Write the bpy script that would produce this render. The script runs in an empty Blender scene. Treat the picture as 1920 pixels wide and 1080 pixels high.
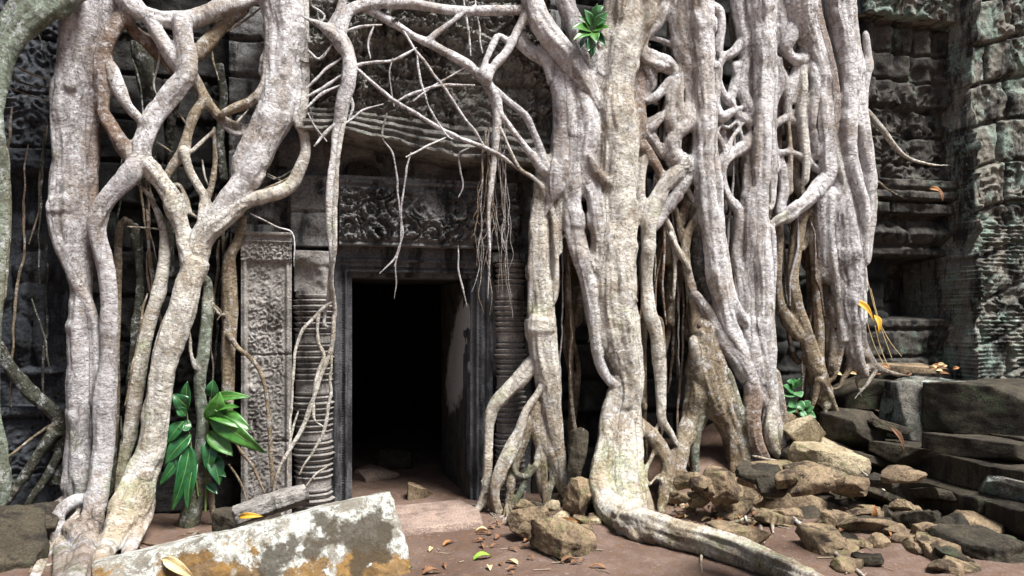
import bpy, bmesh, math, random
import numpy as np
from mathutils import Vector, Matrix

# ------------------------------------------------------------------ camera, world, sun
C = bpy.context.scene.collection
S = bpy.context.scene
F = 1493.0; HY = 600.0; TH = math.radians(16.0); CZ = 1.6
cam = bpy.data.cameras.new('camera'); cam.lens = 28.0; cam.sensor_width = 36.0
cam.shift_y = 60.0/1920.0; cam.clip_end = 500.0; cam.clip_start = 0.05
co = bpy.data.objects.new('camera', cam); C.objects.link(co)
co.location = (0, 0, CZ); co.rotation_euler = (math.radians(90), 0, -TH)
S.camera = co
SUN_EL = math.radians(61); SUN_AZ = math.radians(34)      # behind the camera, a little to the right
w = bpy.data.worlds.new('World'); S.world = w; w.use_nodes = True
nt = w.node_tree; bg = nt.nodes['Background']
sky = nt.nodes.new('ShaderNodeTexSky'); sky.sky_type = 'NISHITA'; sky.sun_disc = False
sky.sun_elevation = SUN_EL; sky.sun_rotation = math.pi - SUN_AZ; sky.dust_density = 4.0; sky.ozone_density = 0.6
nt.links.new(sky.outputs[0], bg.inputs[0]); bg.inputs[1].default_value = 0.05
sl = bpy.data.lights.new('sun', 'SUN'); sl.energy = 5.0; sl.angle = math.radians(22); sl.color = (1.0, 0.985, 0.96)
so = bpy.data.objects.new('sun', sl); C.objects.link(so)
sd = Vector((math.sin(SUN_AZ)*math.cos(SUN_EL), -math.cos(SUN_AZ)*math.cos(SUN_EL), math.sin(SUN_EL)))
so.rotation_euler = sd.to_track_quat('Z', 'Y').to_euler(); so.location = (3, -6, 12)
S.view_settings.view_transform = 'Standard'; S.view_settings.look = 'None'
S.view_settings.gamma = 1.0; S.view_settings.exposure = 1.18
S.cycles.max_bounces = 4; S.cycles.diffuse_bounces = 2

# ------------------------------------------------------------------ projection helpers: a ray of the camera met with a wall plane / the ground
ct, st = math.cos(TH), math.sin(TH)
def ray(px, py):
    a = (px-960.0)/F
    return np.array([st+a*ct, ct-a*st, (HY-py)/F])
def P(px, py, Y):
    d = ray(px, py); t = Y/d[1]
    return Vector((d[0]*t, Y, CZ+d[2]*t))
def depth(px, Y): return Y/ray(px, 0)[1]
def G(px, py, z=0.0):
    d = ray(px, py); t = (z-CZ)/d[2]
    return Vector((d[0]*t, d[1]*t, z))
def wx(px, Y): return P(px, 600, Y).x
def wz(px, py, Y): return P(px, py, Y).z
WY = 6.9

# ------------------------------------------------------------------ numpy noise
def _h(ix, iy, iz, seed):
    n = (ix.astype(np.uint32)*np.uint32(374761393) + iy.astype(np.uint32)*np.uint32(668265263)
         + iz.astype(np.uint32)*np.uint32(2147483647) + np.uint32((seed*362437+1013) & 0xffffffff))
    n = (n ^ (n >> np.uint32(13)))*np.uint32(1274126177)
    n = (n ^ (n >> np.uint32(16)))*np.uint32(2246822519)
    n = n ^ (n >> np.uint32(15))
    return (n & np.uint32(0xffffff)).astype(np.float64)/16777215.0
def vn(x, y, z, seed=0):
    x, y, z = np.broadcast_arrays(np.asarray(x, float), np.asarray(y, float), np.asarray(z, float))
    fx, fy, fz = np.floor(x), np.floor(y), np.floor(z)
    ix, iy, iz = fx.astype(np.int64), fy.astype(np.int64), fz.astype(np.int64)
    u, v, t = x-fx, y-fy, z-fz
    u = u*u*(3-2*u); v = v*v*(3-2*v); t = t*t*(3-2*t)
    r = 0
    for dx in (0, 1):
        for dy in (0, 1):
            for dz in (0, 1):
                wgt = (u if dx else 1-u)*(v if dy else 1-v)*(t if dz else 1-t)
                r = r + wgt*_h(ix+dx, iy+dy, iz+dz, seed)
    return r*2-1
def fbm(x, y, z, o=4, seed=0, g=0.5):
    r = 0; a = 1.0; f = 1.0; tot = 0
    for i in range(o):
        r = r + a*vn(np.asarray(x)*f, np.asarray(y)*f, np.asarray(z)*f, seed+i*7); tot += a; a *= g; f *= 2.03
    return r/tot
def cells(x, y, seed=0, jit=0.8):
    fx, fy = np.floor(x), np.floor(y)
    best = np.full(x.shape, 9.0); b2 = np.full(x.shape, 9.0)
    bx = np.zeros(x.shape); by = np.zeros(x.shape); bid = np.zeros(x.shape)
    z = np.zeros(x.shape, np.int64)
    for i in (-1, 0, 1):
        for j in (-1, 0, 1):
            ix = (fx+i).astype(np.int64); iy = (fy+j).astype(np.int64)
            cx = ix+.5+jit*(_h(ix, iy, z, seed)-.5); cy = iy+.5+jit*(_h(ix, iy, z, seed+5)-.5)
            d = np.hypot(x-cx, y-cy); m = d < best
            b2 = np.where(m, best, np.minimum(b2, d)); best = np.where(m, d, best)
            bx = np.where(m, x-cx, bx); by = np.where(m, y-cy, by); bid = np.where(m, _h(ix, iy, z, seed+9), bid)
    return best, b2, bx, by, bid
def sm(a, b, x):
    t = np.clip((x-a)/(b-a), 0, 1); return t*t*(3-2*t)
def scroll(x, y, s, seed=0):                      # carved foliage scrolls, 0..1
    X = x/s+.25*vn(x/s*1.3, y/s*1.3, 3, seed); Y = y/s+.25*vn(x/s*1.3, y/s*1.3, 9, seed)
    d, d2, bx, by, bid = cells(X, Y, seed, .45)
    sg = np.where(bid > .5, 1, -1)
    sp = np.sin(d*15.0+sg*np.arctan2(by, bx)+bid*6)
    h = sm(-.2, .5, sp)*(1-sm(.52, .75, d))
    h = np.maximum(h, .8*sm(.10, .03, d2-d))
    h = h*(.65+.45*vn(X*5, Y*5, 1, seed+3))+.22*np.maximum(vn(X*9, Y*9, 4, seed+4), 0)
    return h
def courses(x, z, ch, bw, seed=0, gap=.008, warp=.012):
    z2 = z+warp*vn(x*1.5, z*1.5, 0, seed); x2 = x+warp*vn(x*1.5, z*1.5, 7, seed)
    r = z2/ch+.25*np.sin(np.floor(z2/ch)*2.1+seed); row = np.floor(z2/ch)
    fz = (z2/ch-row)*ch
    w_ = bw*(.75+.5*_h(row.astype(np.int64), row.astype(np.int64)*0, row.astype(np.int64)*0, seed))
    cx = x2/w_+7*_h(row.astype(np.int64), row.astype(np.int64)*0+3, row.astype(np.int64)*0, seed)
    col = np.floor(cx); fx = (cx-col)*w_
    e = np.minimum(np.minimum(fx, w_-fx), np.minimum(fz, ch-fz))
    bid = _h(row.astype(np.int64), col.astype(np.int64), row.astype(np.int64)*0, seed+2)
    return sm(0, gap*2.2, e-gap*.3), bid, e

# ------------------------------------------------------------------ mesh / object helpers
def mesh(name, V, Fc, mat, parent=None, smooth=True):
    m = bpy.data.meshes.new(name)
    V = np.asarray(V, dtype=np.float32)
    if isinstance(Fc, np.ndarray):
        k = Fc.shape[1]; nf = len(Fc)
        m.vertices.add(len(V)); m.vertices.foreach_set('co', V.ravel())
        m.loops.add(nf*k); m.loops.foreach_set('vertex_index', Fc.astype(np.int32).ravel())
        m.polygons.add(nf); m.polygons.foreach_set('loop_start', np.arange(nf, dtype=np.int32)*k)
        m.update(calc_edges=True); m.validate()
    else:
        m.from_pydata([tuple(v) for v in V], [], Fc)
    m.polygons.foreach_set('use_smooth', np.full(len(m.polygons), smooth))
    m.materials.append(mat)
    o = bpy.data.objects.new(name, m); C.objects.link(o)
    if parent is not None: o.parent = parent
    return o
def thing(name, label, cat, loc=(0, 0, 0), group=None):
    o = bpy.data.objects.new(name, None); C.objects.link(o); o.location = loc
    o.empty_display_size = .1
    return tag(o, label, cat, group)
def tag(o, label, cat, group=None):
    o['label'] = label; o['category'] = cat
    if group: o['group'] = group
    return o
def struct(o): o['kind'] = 'structure'; return o
def slab(name, O, U, V, N, lu, lv, hf, th, mat, parent=None, res=.011, edge=None):
    """relief panel: front grid in the U,V plane displaced along N by hf(u,v), with sides and a back th behind"""
    O, U, V, N = [np.array(a, float) for a in (O, U, V, N)]
    nu = max(2, int(lu/res)+1); nv = max(2, int(lv/res)+1)
    u, v = np.meshgrid(np.linspace(0, lu, nu), np.linspace(0, lv, nv), indexing='ij')
    h = hf(u, v) if hf is not None else np.zeros_like(u)
    uu, vv = u.copy(), v.copy()
    if edge is not None:
        du, dv = edge(u, v); uu += du; vv += dv
    Fp = O+uu[..., None]*U+vv[..., None]*V+h[..., None]*N
    Bp = O+uu[..., None]*U+vv[..., None]*V-th*N
    idx = np.arange(nu*nv).reshape(nu, nv)
    q = np.stack([idx[:-1, :-1], idx[1:, :-1], idx[1:, 1:], idx[:-1, 1:]], -1).reshape(-1, 4)
    if np.dot(np.cross(U, V), N) < 0: q = q[:, ::-1]
    per = np.concatenate([idx[:, 0], idx[-1, 1:], idx[-2::-1, -1], idx[0, -2:0:-1]])
    k = len(per); base = nu*nv
    Vt = np.concatenate([Fp.reshape(-1, 3), Bp.reshape(-1, 3)[per]])
    a = per; b = np.roll(per, -1); c = base+np.roll(np.arange(k), -1); d = base+np.arange(k)
    sd_ = np.stack([b, a, d, c], -1)
    if np.dot(np.cross(U, V), N) < 0: sd_ = sd_[:, ::-1]
    return mesh(name, Vt, np.concatenate([q, sd_]), mat, parent)
def xz(name, x0, x1, z0, z1, Y, hf, th, mat, parent=None, res=.011, edge=None):
    """panel facing the camera (-Y); hf takes world x, z"""
    f = (lambda u, v: hf(u+x0, v+z0)) if hf else None
    e = (lambda u, v: edge(u+x0, v+z0)) if edge else None
    return slab(name, (x0, Y, z0), (1, 0, 0), (0, 0, 1), (0, -1, 0), x1-x0, z1-z0, f, th, mat, parent, res, e)
def lathe(name, cx, cy, zs, rs, mat, parent=None, n=40, flat=8, seed=0):
    th_ = np.linspace(0, 2*math.pi, n, endpoint=False)
    Zg, T = np.meshgrid(zs, th_, indexing='ij')
    R_ = np.array(rs)[:, None]*np.ones_like(T)
    R_ = R_*(1+.012*np.cos(T*flat))+.006*fbm(Zg*9, np.cos(T)*2, np.sin(T)*2, 3, seed)-.02*sm(.25, .6, fbm(Zg*3, np.cos(T)*1.5, np.sin(T)*1.5, 3, seed+4))
    V = np.stack([cx+R_*np.cos(T), cy+R_*np.sin(T), Zg], -1).reshape(-1, 3)
    m_ = len(zs); idx = np.arange(m_*n).reshape(m_, n); nx = np.roll(idx, -1, 1)
    q = np.stack([idx[:-1], nx[:-1], nx[1:], idx[1:]], -1).reshape(-1, 4)
    return mesh(name, V, q, mat, parent)

def rock_mesh(size, seed, box=.75, rough=.06, n=26, cuts=5):
    """broken stone: rounded box cut by random planes and eroded"""
    rs = np.random.RandomState(seed)
    Vs = []; Fs = []; base = 0
    g = np.linspace(-1, 1, n)
    for ax in range(3):
        for sg in (-1, 1):
            a, b = np.meshgrid(g, g, indexing='ij'); c = np.full_like(a, sg)
            p = [None]*3; p[ax] = c; p[(ax+1) % 3] = a; p[(ax+2) % 3] = b
            Vs.append(np.stack(p, -1).reshape(-1, 3))
            idx = np.arange(n*n).reshape(n, n)+base; base += n*n
            q = np.stack([idx[:-1, :-1], idx[1:, :-1], idx[1:, 1:], idx[:-1, 1:]], -1).reshape(-1, 4)
            Fs.append(q if sg > 0 else q[:, ::-1])
    V = np.concatenate(Vs); Fc = np.concatenate(Fs)
    key = np.round(V*1000).astype(np.int64); _, first, inv = np.unique(key, axis=0, return_index=True, return_inverse=True)
    inv = inv.ravel()
    V = V[first]; Fc = inv[Fc]
    sph = V/np.linalg.norm(V, axis=1)[:, None]
    V = V*box+sph*(1-box)*1.15
    for k in range(cuts):
        nrm = rs.normal(size=3); nrm /= np.linalg.norm(nrm); d = rs.uniform(.72, 1.0)
        s = V@nrm; V = V-np.maximum(s-d, 0)[:, None]*nrm*.93
    V = V*np.array(size)/2
    sc = 1/max(.12, min(size)); o = rs.uniform(0, 50, 3)
    nrm = V/np.maximum(np.linalg.norm(V, axis=1), 1e-6)[:, None]
    h = fbm(V[:, 0]*sc*1.2+o[0], V[:, 1]*sc*1.2+o[1], V[:, 2]*sc*1.2+o[2], 5, seed, .55)
    h2 = np.abs(fbm(V[:, 0]*sc*2+o[1], V[:, 1]*sc*2+o[2], V[:, 2]*sc*3+o[0], 4, seed+2, .6))
    V = V+nrm*((h*rough*1.6-h2*rough)*min(size)*1.1)[:, None]
    return V, Fc

# ------------------------------------------------------------------ materials
class NT:
    def __init__(s, name):
        s.m = bpy.data.materials.new(name); s.m.use_nodes = True; s.t = s.m.node_tree
        s.b = s.t.nodes['Principled BSDF']; s.b.inputs['Roughness'].default_value = .9
        s.b.inputs['Specular IOR Level'].default_value = .25
    def n(s, typ, **kw):
        nd = s.t.nodes.new(typ)
        for k, v in kw.items(): setattr(nd, k, v)
        return nd
    def l(s, a, b): s.t.links.new(a, b)
    def put(s, sock, v):
        if hasattr(v, 'is_output') or isinstance(v, bpy.types.NodeSocket): s.l(v, sock)
        else: sock.default_value = v
    def noise(s, vec, scale, detail=6, rough=.6, w=None, dist=0.0):
        nd = s.n('ShaderNodeTexNoise'); 
        if w is not None: nd.noise_dimensions = '4D'; s.put(nd.inputs['W'], w)
        s.l(vec, nd.inputs['Vector']); nd.inputs['Scale'].default_value = scale
        nd.inputs['Detail'].default_value = detail; nd.inputs['Roughness'].default_value = rough
        nd.inputs['Distortion'].default_value = dist
        return nd.outputs[0]
    def ramp(s, f, a, b, lo=0.0, hi=1.0):
        nd = s.n('ShaderNodeMapRange'); nd.interpolation_type = 'SMOOTHSTEP'
        s.l(f, nd.inputs[0]); nd.inputs[1].default_value = a; nd.inputs[2].default_value = b
        nd.inputs[3].default_value = lo; nd.inputs[4].default_value = hi
        return nd.outputs[0]
    def mix(s, f, a, b, mode='MIX'):
        nd = s.n('ShaderNodeMix', data_type='RGBA', blend_type=mode)
        s.put(nd.inputs[0], f)
        for i, v in ((6, a), (7, b)):
            s.put(nd.inputs[i], v if not isinstance(v, tuple) else tuple(v)+((1.0,) if len(v) == 3 else ()))
        return nd.outputs[2]
    def math(s, op, a, b=0.0):
        nd = s.n('ShaderNodeMath', operation=op); s.put(nd.inputs[0], a); s.put(nd.inputs[1], b); return nd.outputs[0]
    def vmul(s, v, k):
        nd = s.n('ShaderNodeVectorMath', operation='MULTIPLY'); s.l(v, nd.inputs[0]); nd.inputs[1].default_value = k; return nd.outputs[0]
    def bump(s, h, dist, strength=1.0, prev=None):
        nd = s.n('ShaderNodeBump'); nd.inputs['Distance'].default_value = dist; nd.inputs['Strength'].default_value = strength
        s.l(h, nd.inputs['Height'])
        if prev is not None: s.l(prev, nd.inputs['Normal'])
        return nd.outputs[0]
    def coord(s, rnd=False):
        c = s.n('ShaderNodeTexCoord').outputs['Object']
        if rnd:
            oi = s.n('ShaderNodeObjectInfo'); a = s.n('ShaderNodeVectorMath', operation='ADD')
            m_ = s.math('MULTIPLY', oi.outputs['Random'], 37.0)
            cb = s.n('ShaderNodeCombineXYZ'); s.l(m_, cb.inputs[0]); s.l(m_, cb.inputs[1])
            s.l(c, a.inputs[0]); s.l(cb.outputs[0], a.inputs[1]); c = a.outputs[0]
        return c

def stone(name, c1, c2, lich=None, lamt=.5, lich2=None, l2amt=.3, stain=(.02, .02, .02), samt=.4, rnd=False, fine=1.0, bump=.012):
    c1 = tuple(x*.74 for x in c1); c2 = tuple(x*.74 for x in c2); lich = lich and tuple(x*.76 for x in lich); lich2 = lich2 and tuple(x*.76 for x in lich2)
    t = NT(name); v = t.coord(rnd)
    big = t.noise(v, 1.6, 5, .6); mid = t.noise(v, 7, 8, .65); fin = t.noise(v, 60, 5, .7)
    col = t.mix(t.ramp(big, .38, .62), c1, c2)
    col = t.mix(t.ramp(mid, .3, .75, 0, .8), col, tuple(min(1, x*1.7) for x in c2))
    vs = t.vmul(v, (3.2, 3.2, .8))
    streak = t.noise(vs, 1.7, 7, .7)
    col = t.mix(t.ramp(streak, .62-.3*samt, .75-.3*samt, 0, .92), col, stain)
    if lich:
        ln = t.noise(v, 3.1, 12, .78, dist=.4); col = t.mix(t.ramp(ln, .66-.2*lamt, .72-.2*lamt, 0, .85), col, lich)
    if lich2:
        vv = t.n('ShaderNodeVectorMath', operation='ADD'); t.l(v, vv.inputs[0]); vv.inputs[1].default_value = (13, 7, 5)
        ln = t.noise(vv.outputs[0], 5.3, 12, .8, dist=.3); col = t.mix(t.ramp(ln, .68-.2*l2amt, .72-.2*l2amt, 0, .9), col, lich2)
    col = t.mix(t.ramp(fin, .3, .7, 0, 1), t.mix(1.0, col, (.55, .55, .55), 'MULTIPLY'), t.mix(1.0, col, (1.25, 1.25, 1.25), 'MULTIPLY'))
    t.l(col, t.b.inputs['Base Color'])
    b = t.bump(t.noise(v, 26, 8, .7), bump*fine); b = t.bump(t.noise(v, 110, 4, .7), bump*.35*fine, prev=b)
    vo = t.n('ShaderNodeTexVoronoi'); t.l(v, vo.inputs['Vector']); vo.inputs['Scale'].default_value = 38
    b = t.bump(t.ramp(vo.outputs['Distance'], .0, .35), bump*.35, prev=b)
    t.l(b, t.b.inputs['Normal'])
    return t.m

def bark_mat():
    t = NT('fig_bark')
    q = t.n('ShaderNodeAttribute', attribute_name='q').outputs['Vector']
    s = t.n('ShaderNodeAttribute', attribute_name='s').outputs['Fac']
    tint = t.n('ShaderNodeAttribute', attribute_name='tint').outputs['Color']
    ob = t.n('ShaderNodeTexCoord').outputs['Object']
    s_lo = t.math('MULTIPLY', s, 1.4); s_hi = t.math('MULTIPLY', s, 22.0)
    long_ = t.noise(q, 24, 6, .65, w=t.math('MULTIPLY', s, 1.6))        # lengthwise streaks
    ring = t.noise(q, 9, 6, .65, w=t.math('MULTIPLY', s, 15.0))         # crosswise wrinkles
    blot = t.noise(ob, 5.5, 9, .72, dist=.5)
    spots = t.noise(ob, 42, 5, .7)
    pale = t.noise(ob, 11, 12, .85)
    mul = lambda c, k: t.mix(1.0, c, k, 'MULTIPLY')
    z = t.n('ShaderNodeSeparateXYZ'); t.l(ob, z.inputs[0]); z = z.outputs[2]
    big = t.noise(ob, 1.5, 7, .65, dist=.6); med = t.noise(t.vmul(ob, (1, 1, .45)), 4.2, 12, .72, dist=.8)
    rib = t.noise(q, 8, 4, .55, w=t.math('MULTIPLY', s, .8)); mask = t.ramp(t.noise(ob, 3.1, 5, .6), .42, .58)
    col = t.mix(t.ramp(long_, .42, .62, 0, .5), tint, mul(tint, (.55, .46, .38)))
    col = t.mix(t.ramp(big, .50, .62, 0, .55), col, mul(tint, (.66, .57, .47)))
    col = t.mix(t.ramp(med, .53, .57, 0, .65), col, mul(col, (.52, .45, .38)))                # shed bark, brown underneath
    col = t.mix(t.ramp(pale, .53, .57, 0, .75), col, t.mix(.65, col, (.68, .69, .71)))         # white crust
    grn = t.ramp(t.math('ADD', t.noise(ob, 2.2, 9, .75), t.math('MULTIPLY', z, -.035)), .50, .60, 0, .6)
    col = t.mix(grn, col, mul(col, (.58, .66, .42)))
    damp = t.ramp(t.math('ADD', t.noise(ob, 3.6, 9, .75), t.math('MULTIPLY', z, -.22)), .38, .52, 0, .7)
    col = t.mix(damp, col, mul(col, (.62, .50, .36)))
    col = t.mix(t.ramp(ring, .62, .70, 0, .25), col, mul(col, (.45, .38, .33)))
    col = t.mix(t.math('MULTIPLY', t.ramp(spots, .57, .61, 0, .85), mask), col, mul(col, (.28, .24, .21)))
    col = t.mix(t.math('MULTIPLY', t.ramp(t.noise(ob, 110, 3, .7), .55, .63, 0, .6), t.ramp(mask, 1, 0)), col, mul(col, (.42, .38, .35)))
    vo = t.n('ShaderNodeTexVoronoi', feature='DISTANCE_TO_EDGE'); vo.inputs['Scale'].default_value = 11
    va = t.n('ShaderNodeVectorMath', operation='ADD'); nz = t.n('ShaderNodeTexNoise'); nz.inputs['Scale'].default_value = 12; nz.inputs['Detail'].default_value = 6; t.l(ob, nz.inputs['Vector'])
    nzs = t.vmul(nz.outputs['Color'], (.45, .45, .6)); t.l(ob, va.inputs[0]); t.l(nzs, va.inputs[1]); t.l(t.vmul(va.outputs[0], (1.3, 1.3, .5)), vo.inputs['Vector'])
    crk = t.math('MULTIPLY', t.ramp(vo.outputs['Distance'], .04, .0), t.ramp(t.noise(ob, 1.9, 6, .7), .50, .58))
    col = t.mix(t.math('MULTIPLY', crk, .7), col, (.10, .075, .055))
    t.l(col, t.b.inputs['Base Color']); t.b.inputs['Roughness'].default_value = .70
    b = t.bump(rib, .05); b = t.bump(long_, .028, prev=b); b = t.bump(t.noise(ob, 24, 10, .75), .014, prev=b)
    b = t.bump(t.ramp(med, .55, .52), .006, prev=b)
    b = t.bump(t.math('SUBTRACT', 1.0, crk), .010, prev=b)
    t.l(b, t.b.inputs['Normal'])
    return t.m
BARK = bark_mat()
def flat_mat(name, c, rough=.8, var=.35, sc=9, c2=None, bump=.004, spec=.25):
    t = NT(name); v = t.coord(True); n = t.noise(v, sc, 6, .65)
    t.l(t.mix(t.ramp(n, .3, .7), tuple(x*(1-var) for x in c), c2 or tuple(x*(1+var) for x in c)), t.b.inputs['Base Color'])
    t.b.inputs['Roughness'].default_value = rough; t.b.inputs['Specular IOR Level'].default_value = spec
    t.l(t.bump(t.noise(v, sc*6, 5, .6), bump), t.b.inputs['Normal']); return t.m
def leaf_mat(name, c, c2, rough=.35):
    t = NT(name); v = t.coord(); n = t.noise(v, 14, 4, .6)
    t.l(t.mix(t.ramp(n, .3, .7), c, c2), t.b.inputs['Base Color']); t.b.inputs['Roughness'].default_value = rough
    t.b.inputs['Specular IOR Level'].default_value = .5
    return t.m

M = {
 'door': stone('black_stained_sandstone', (.055, .055, .06), (.10, .10, .105), (.20, .21, .21), .35, None, 0, (.012, .012, .014), .45),
 'lintel': stone('dark_carved_sandstone', (.10, .10, .102), (.19, .185, .18), (.26, .28, .28), .45, (.2, .11, .06), .1, (.015, .015, .017), .4),
 'pilaster': stone('grey_carved_sandstone', (.20, .185, .17), (.29, .27, .25), (.40, .40, .39), .35, (.33, .22, .15), .2, (.04, .035, .03), .3),
 'pediment': stone('weathered_carved_sandstone', (.12, .115, .105), (.22, .21, .19), (.30, .31, .27), .5, (.42, .42, .39), .25, (.025, .024, .02), .3),
 'back': stone('dark_wall_sandstone', (.012, .012, .012), (.028, .027, .025), (.05, .065, .05), .4, None, 0, (.01, .01, .01), .5),  # near-black: the deep shade behind the roots is put into this colour
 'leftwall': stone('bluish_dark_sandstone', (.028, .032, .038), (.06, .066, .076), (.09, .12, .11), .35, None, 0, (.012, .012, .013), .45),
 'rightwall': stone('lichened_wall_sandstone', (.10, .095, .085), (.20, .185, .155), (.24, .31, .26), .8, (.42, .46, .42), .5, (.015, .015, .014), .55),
 'rightdark': stone('shade_toned_wall_sandstone', (.04, .037, .033), (.085, .077, .066), (.14, .18, .14), .5, (.2, .13, .08), .2, (.012, .012, .012), .5),  # right wall stone toned down; the bay's shade sits in its colour
 'dark_stone': stone('interior_sandstone', (.02, .02, .02), (.04, .038, .035), None, 0, None, 0, (.008, .008, .008), .4),  # near-black stone for the room behind the door
 'platform': stone('mossy_brown_sandstone', (.026, .021, .015), (.055, .045, .030), (.07, .08, .045), .4, (.28, .31, .30), .1, (.015, .012, .01), .35),
 'rubble': stone('brown_rubble_sandstone', (.11, .075, .048), (.23, .17, .105), (.19, .175, .08), .55, (.38, .35, .27), .2, (.03, .02, .014), .45, rnd=True),
 'darkrock': stone('dark_mossy_rubble', (.022, .018, .014), (.055, .045, .030), (.06, .075, .04), .5, (.34, .36, .34), .12, (.015, .012, .01), .35, rnd=True),
 'pale': stone('pale_rubble_sandstone', (.24, .19, .115), (.36, .30, .20), (.20, .19, .09), .4, (.6, .57, .48), .2, (.10, .07, .04), .15, rnd=True),
 'flag': stone('pale_threshold_stone', (.19, .135, .11), (.29, .215, .175), None, 0, None, 0, (.12, .09, .075), .2),
}
def reveal_mat():          # door reveal: soot with a ragged pale patch near its front edge
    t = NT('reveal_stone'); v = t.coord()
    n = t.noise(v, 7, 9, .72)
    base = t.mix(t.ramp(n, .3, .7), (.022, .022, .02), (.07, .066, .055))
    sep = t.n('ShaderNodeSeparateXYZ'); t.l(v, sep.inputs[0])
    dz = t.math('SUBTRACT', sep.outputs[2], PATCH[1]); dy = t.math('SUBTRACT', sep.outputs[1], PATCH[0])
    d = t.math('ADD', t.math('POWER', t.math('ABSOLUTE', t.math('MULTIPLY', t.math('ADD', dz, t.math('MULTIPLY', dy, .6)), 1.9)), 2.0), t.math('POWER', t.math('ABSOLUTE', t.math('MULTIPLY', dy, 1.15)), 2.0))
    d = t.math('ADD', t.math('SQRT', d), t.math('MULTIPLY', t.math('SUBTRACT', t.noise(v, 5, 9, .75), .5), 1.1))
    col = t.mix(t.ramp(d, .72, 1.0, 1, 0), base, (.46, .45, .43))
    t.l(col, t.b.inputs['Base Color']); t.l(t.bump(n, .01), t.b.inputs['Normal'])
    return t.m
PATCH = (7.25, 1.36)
M['reveal'] = reveal_mat()
def slab_lichen():
    t = NT('white_and_orange_lichen_stone'); v = t.coord()
    sep = t.n('ShaderNodeSeparateXYZ'); t.l(v, sep.inputs[0])
    n1 = t.noise(v, 3.2, 12, .7, dist=.3); n2 = t.noise(v, 9, 10, .75, dist=.3); n3 = t.noise(v, 45, 6, .7)
    col = t.mix(t.ramp(n2, .3, .7), (.12, .11, .09), (.27, .25, .21))
    hz = t.math('ADD', sep.outputs[2], t.math('ADD', t.math('MULTIPLY', t.math('SUBTRACT', n1, .5), 1.5), t.math('MULTIPLY', sep.outputs[0], .06)))
    vv = t.n('ShaderNodeVectorMath', operation='ADD'); t.l(v, vv.inputs[0]); vv.inputs[1].default_value = (3, 8, 1)
    wn = t.noise(vv.outputs[0], 4.6, 14, .82, dist=.4)
    dk = t.ramp(t.noise(v, 2.2, 6, .6), .55, .60, 0, .9)
    col = t.mix(t.ramp(wn, .47, .53, 0, .92), col, t.mix(t.ramp(n3, .35, .65), (.28, .30, .27), (.62, .62, .58)))
    col = t.mix(t.ramp(t.math('ADD', hz, t.math('MULTIPLY', sep.outputs[0], .08)), .02, .09, .92, 0), col, t.mix(t.ramp(n2, .35, .65), (.08, .042, .012), (.24, .13, .03)))
    col = t.mix(dk, col, (.045, .035, .022))
    t.l(col, t.b.inputs['Base Color'])
    b = t.bump(t.noise(v, 20, 9, .75), .02); b = t.bump(n3, .006, prev=b); t.l(b, t.b.inputs['Normal'])
    return t.m
M['slab'] = slab_lichen()
def soil():
    t = NT('red_brown_soil'); v = t.coord()
    a = t.noise(v, 1.3, 6, .6); b_ = t.noise(v, 9, 9, .7); c = t.noise(v, 70, 4, .7)
    col = t.mix(t.ramp(a, .35, .65), (.14, .094, .074), (.25, .178, .145))
    col = t.mix(t.ramp(b_, .35, .7, 0, .7), col, (.17, .09, .05))
    col = t.mix(t.ramp(t.noise(v, 30, 5, .7), .6, .68, 0, .8), col, (.42, .32, .24))
    col = t.mix(t.ramp(c, .62, .7, 0, .8), col, (.06, .035, .02))
    t.l(col, t.b.inputs['Base Color'])
    b = t.bump(b_, .05); b = t.bump(t.noise(v, 34, 9, .8), .03, prev=b); t.l(b, t.b.inputs['Normal'])
    return t.m
M['soil'] = soil()
M['leaf'] = leaf_mat('bright_green_leaf', (.026, .10, .012), (.06, .18, .03), .36)
M['leafd'] = leaf_mat('dark_green_leaf', (.008, .05, .014), (.02, .10, .03), .3)
M['leafb'] = leaf_mat('fresh_green_leaf', (.028, .11, .03), (.055, .18, .06), .5)
M['stem'] = flat_mat('green_stem', (.10, .13, .04))
M['rib'] = flat_mat('pale_leaf_vein', (.16, .26, .07), .5, .15)
M['dry'] = flat_mat('dry_brown_leaf', (.14, .07, .035), .7)
M['yellow'] = flat_mat('yellow_leaf', (.50, .28, .03), .6, .2)
M['orange'] = flat_mat('orange_brown_leaf', (.24, .11, .04), .6, .3)
M['limeleaf'] = flat_mat('fallen_green_leaf', (.16, .28, .03), .6, .3)
M['twig'] = flat_mat('dry_twig', (.24, .19, .14), .85)
M['straw'] = flat_mat('pale_straw', (.5, .38, .2), .8)

# ------------------------------------------------------------------ ground
def gz(x, y):
    x = np.asarray(x, float); y = np.asarray(y, float)
    m = (.34*sm(2.7, 3.6, x)+.28*sm(3.8, 4.8, x))*sm(5.95, 6.75, y)
    m = m+.05*sm(2.0, 4.0, x)*sm(5.0, 6.0, y)
    return m+.035*fbm(x*1.1, y*1.1, 0, 3, 5)+.014*fbm(x*5, y*5, 0, 4, 8)+.008*fbm(x*19, y*19, 0, 3, 9)
def axis_pts(a, b, fine, lo, hi, n):
    core = np.arange(a, b, fine)
    e = np.geomspace(fine, 1, n)
    left = a-(a-lo)*np.geomspace(.004, 1, n)[::-1]; right = b+(hi-b)*np.geomspace(.004, 1, n)
    return np.concatenate([left, core, right])
gx = axis_pts(-3.2, 7.0, .022, -80, 80, 26); gy = axis_pts(3.6, 10.5, .022, -80, 90, 26)
GX, GY = np.meshgrid(gx, gy, indexing='ij')
Vg = np.stack([GX, GY, gz(GX, GY)], -1).reshape(-1, 3)
ig = np.arange(GX.size).reshape(GX.shape)
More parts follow.
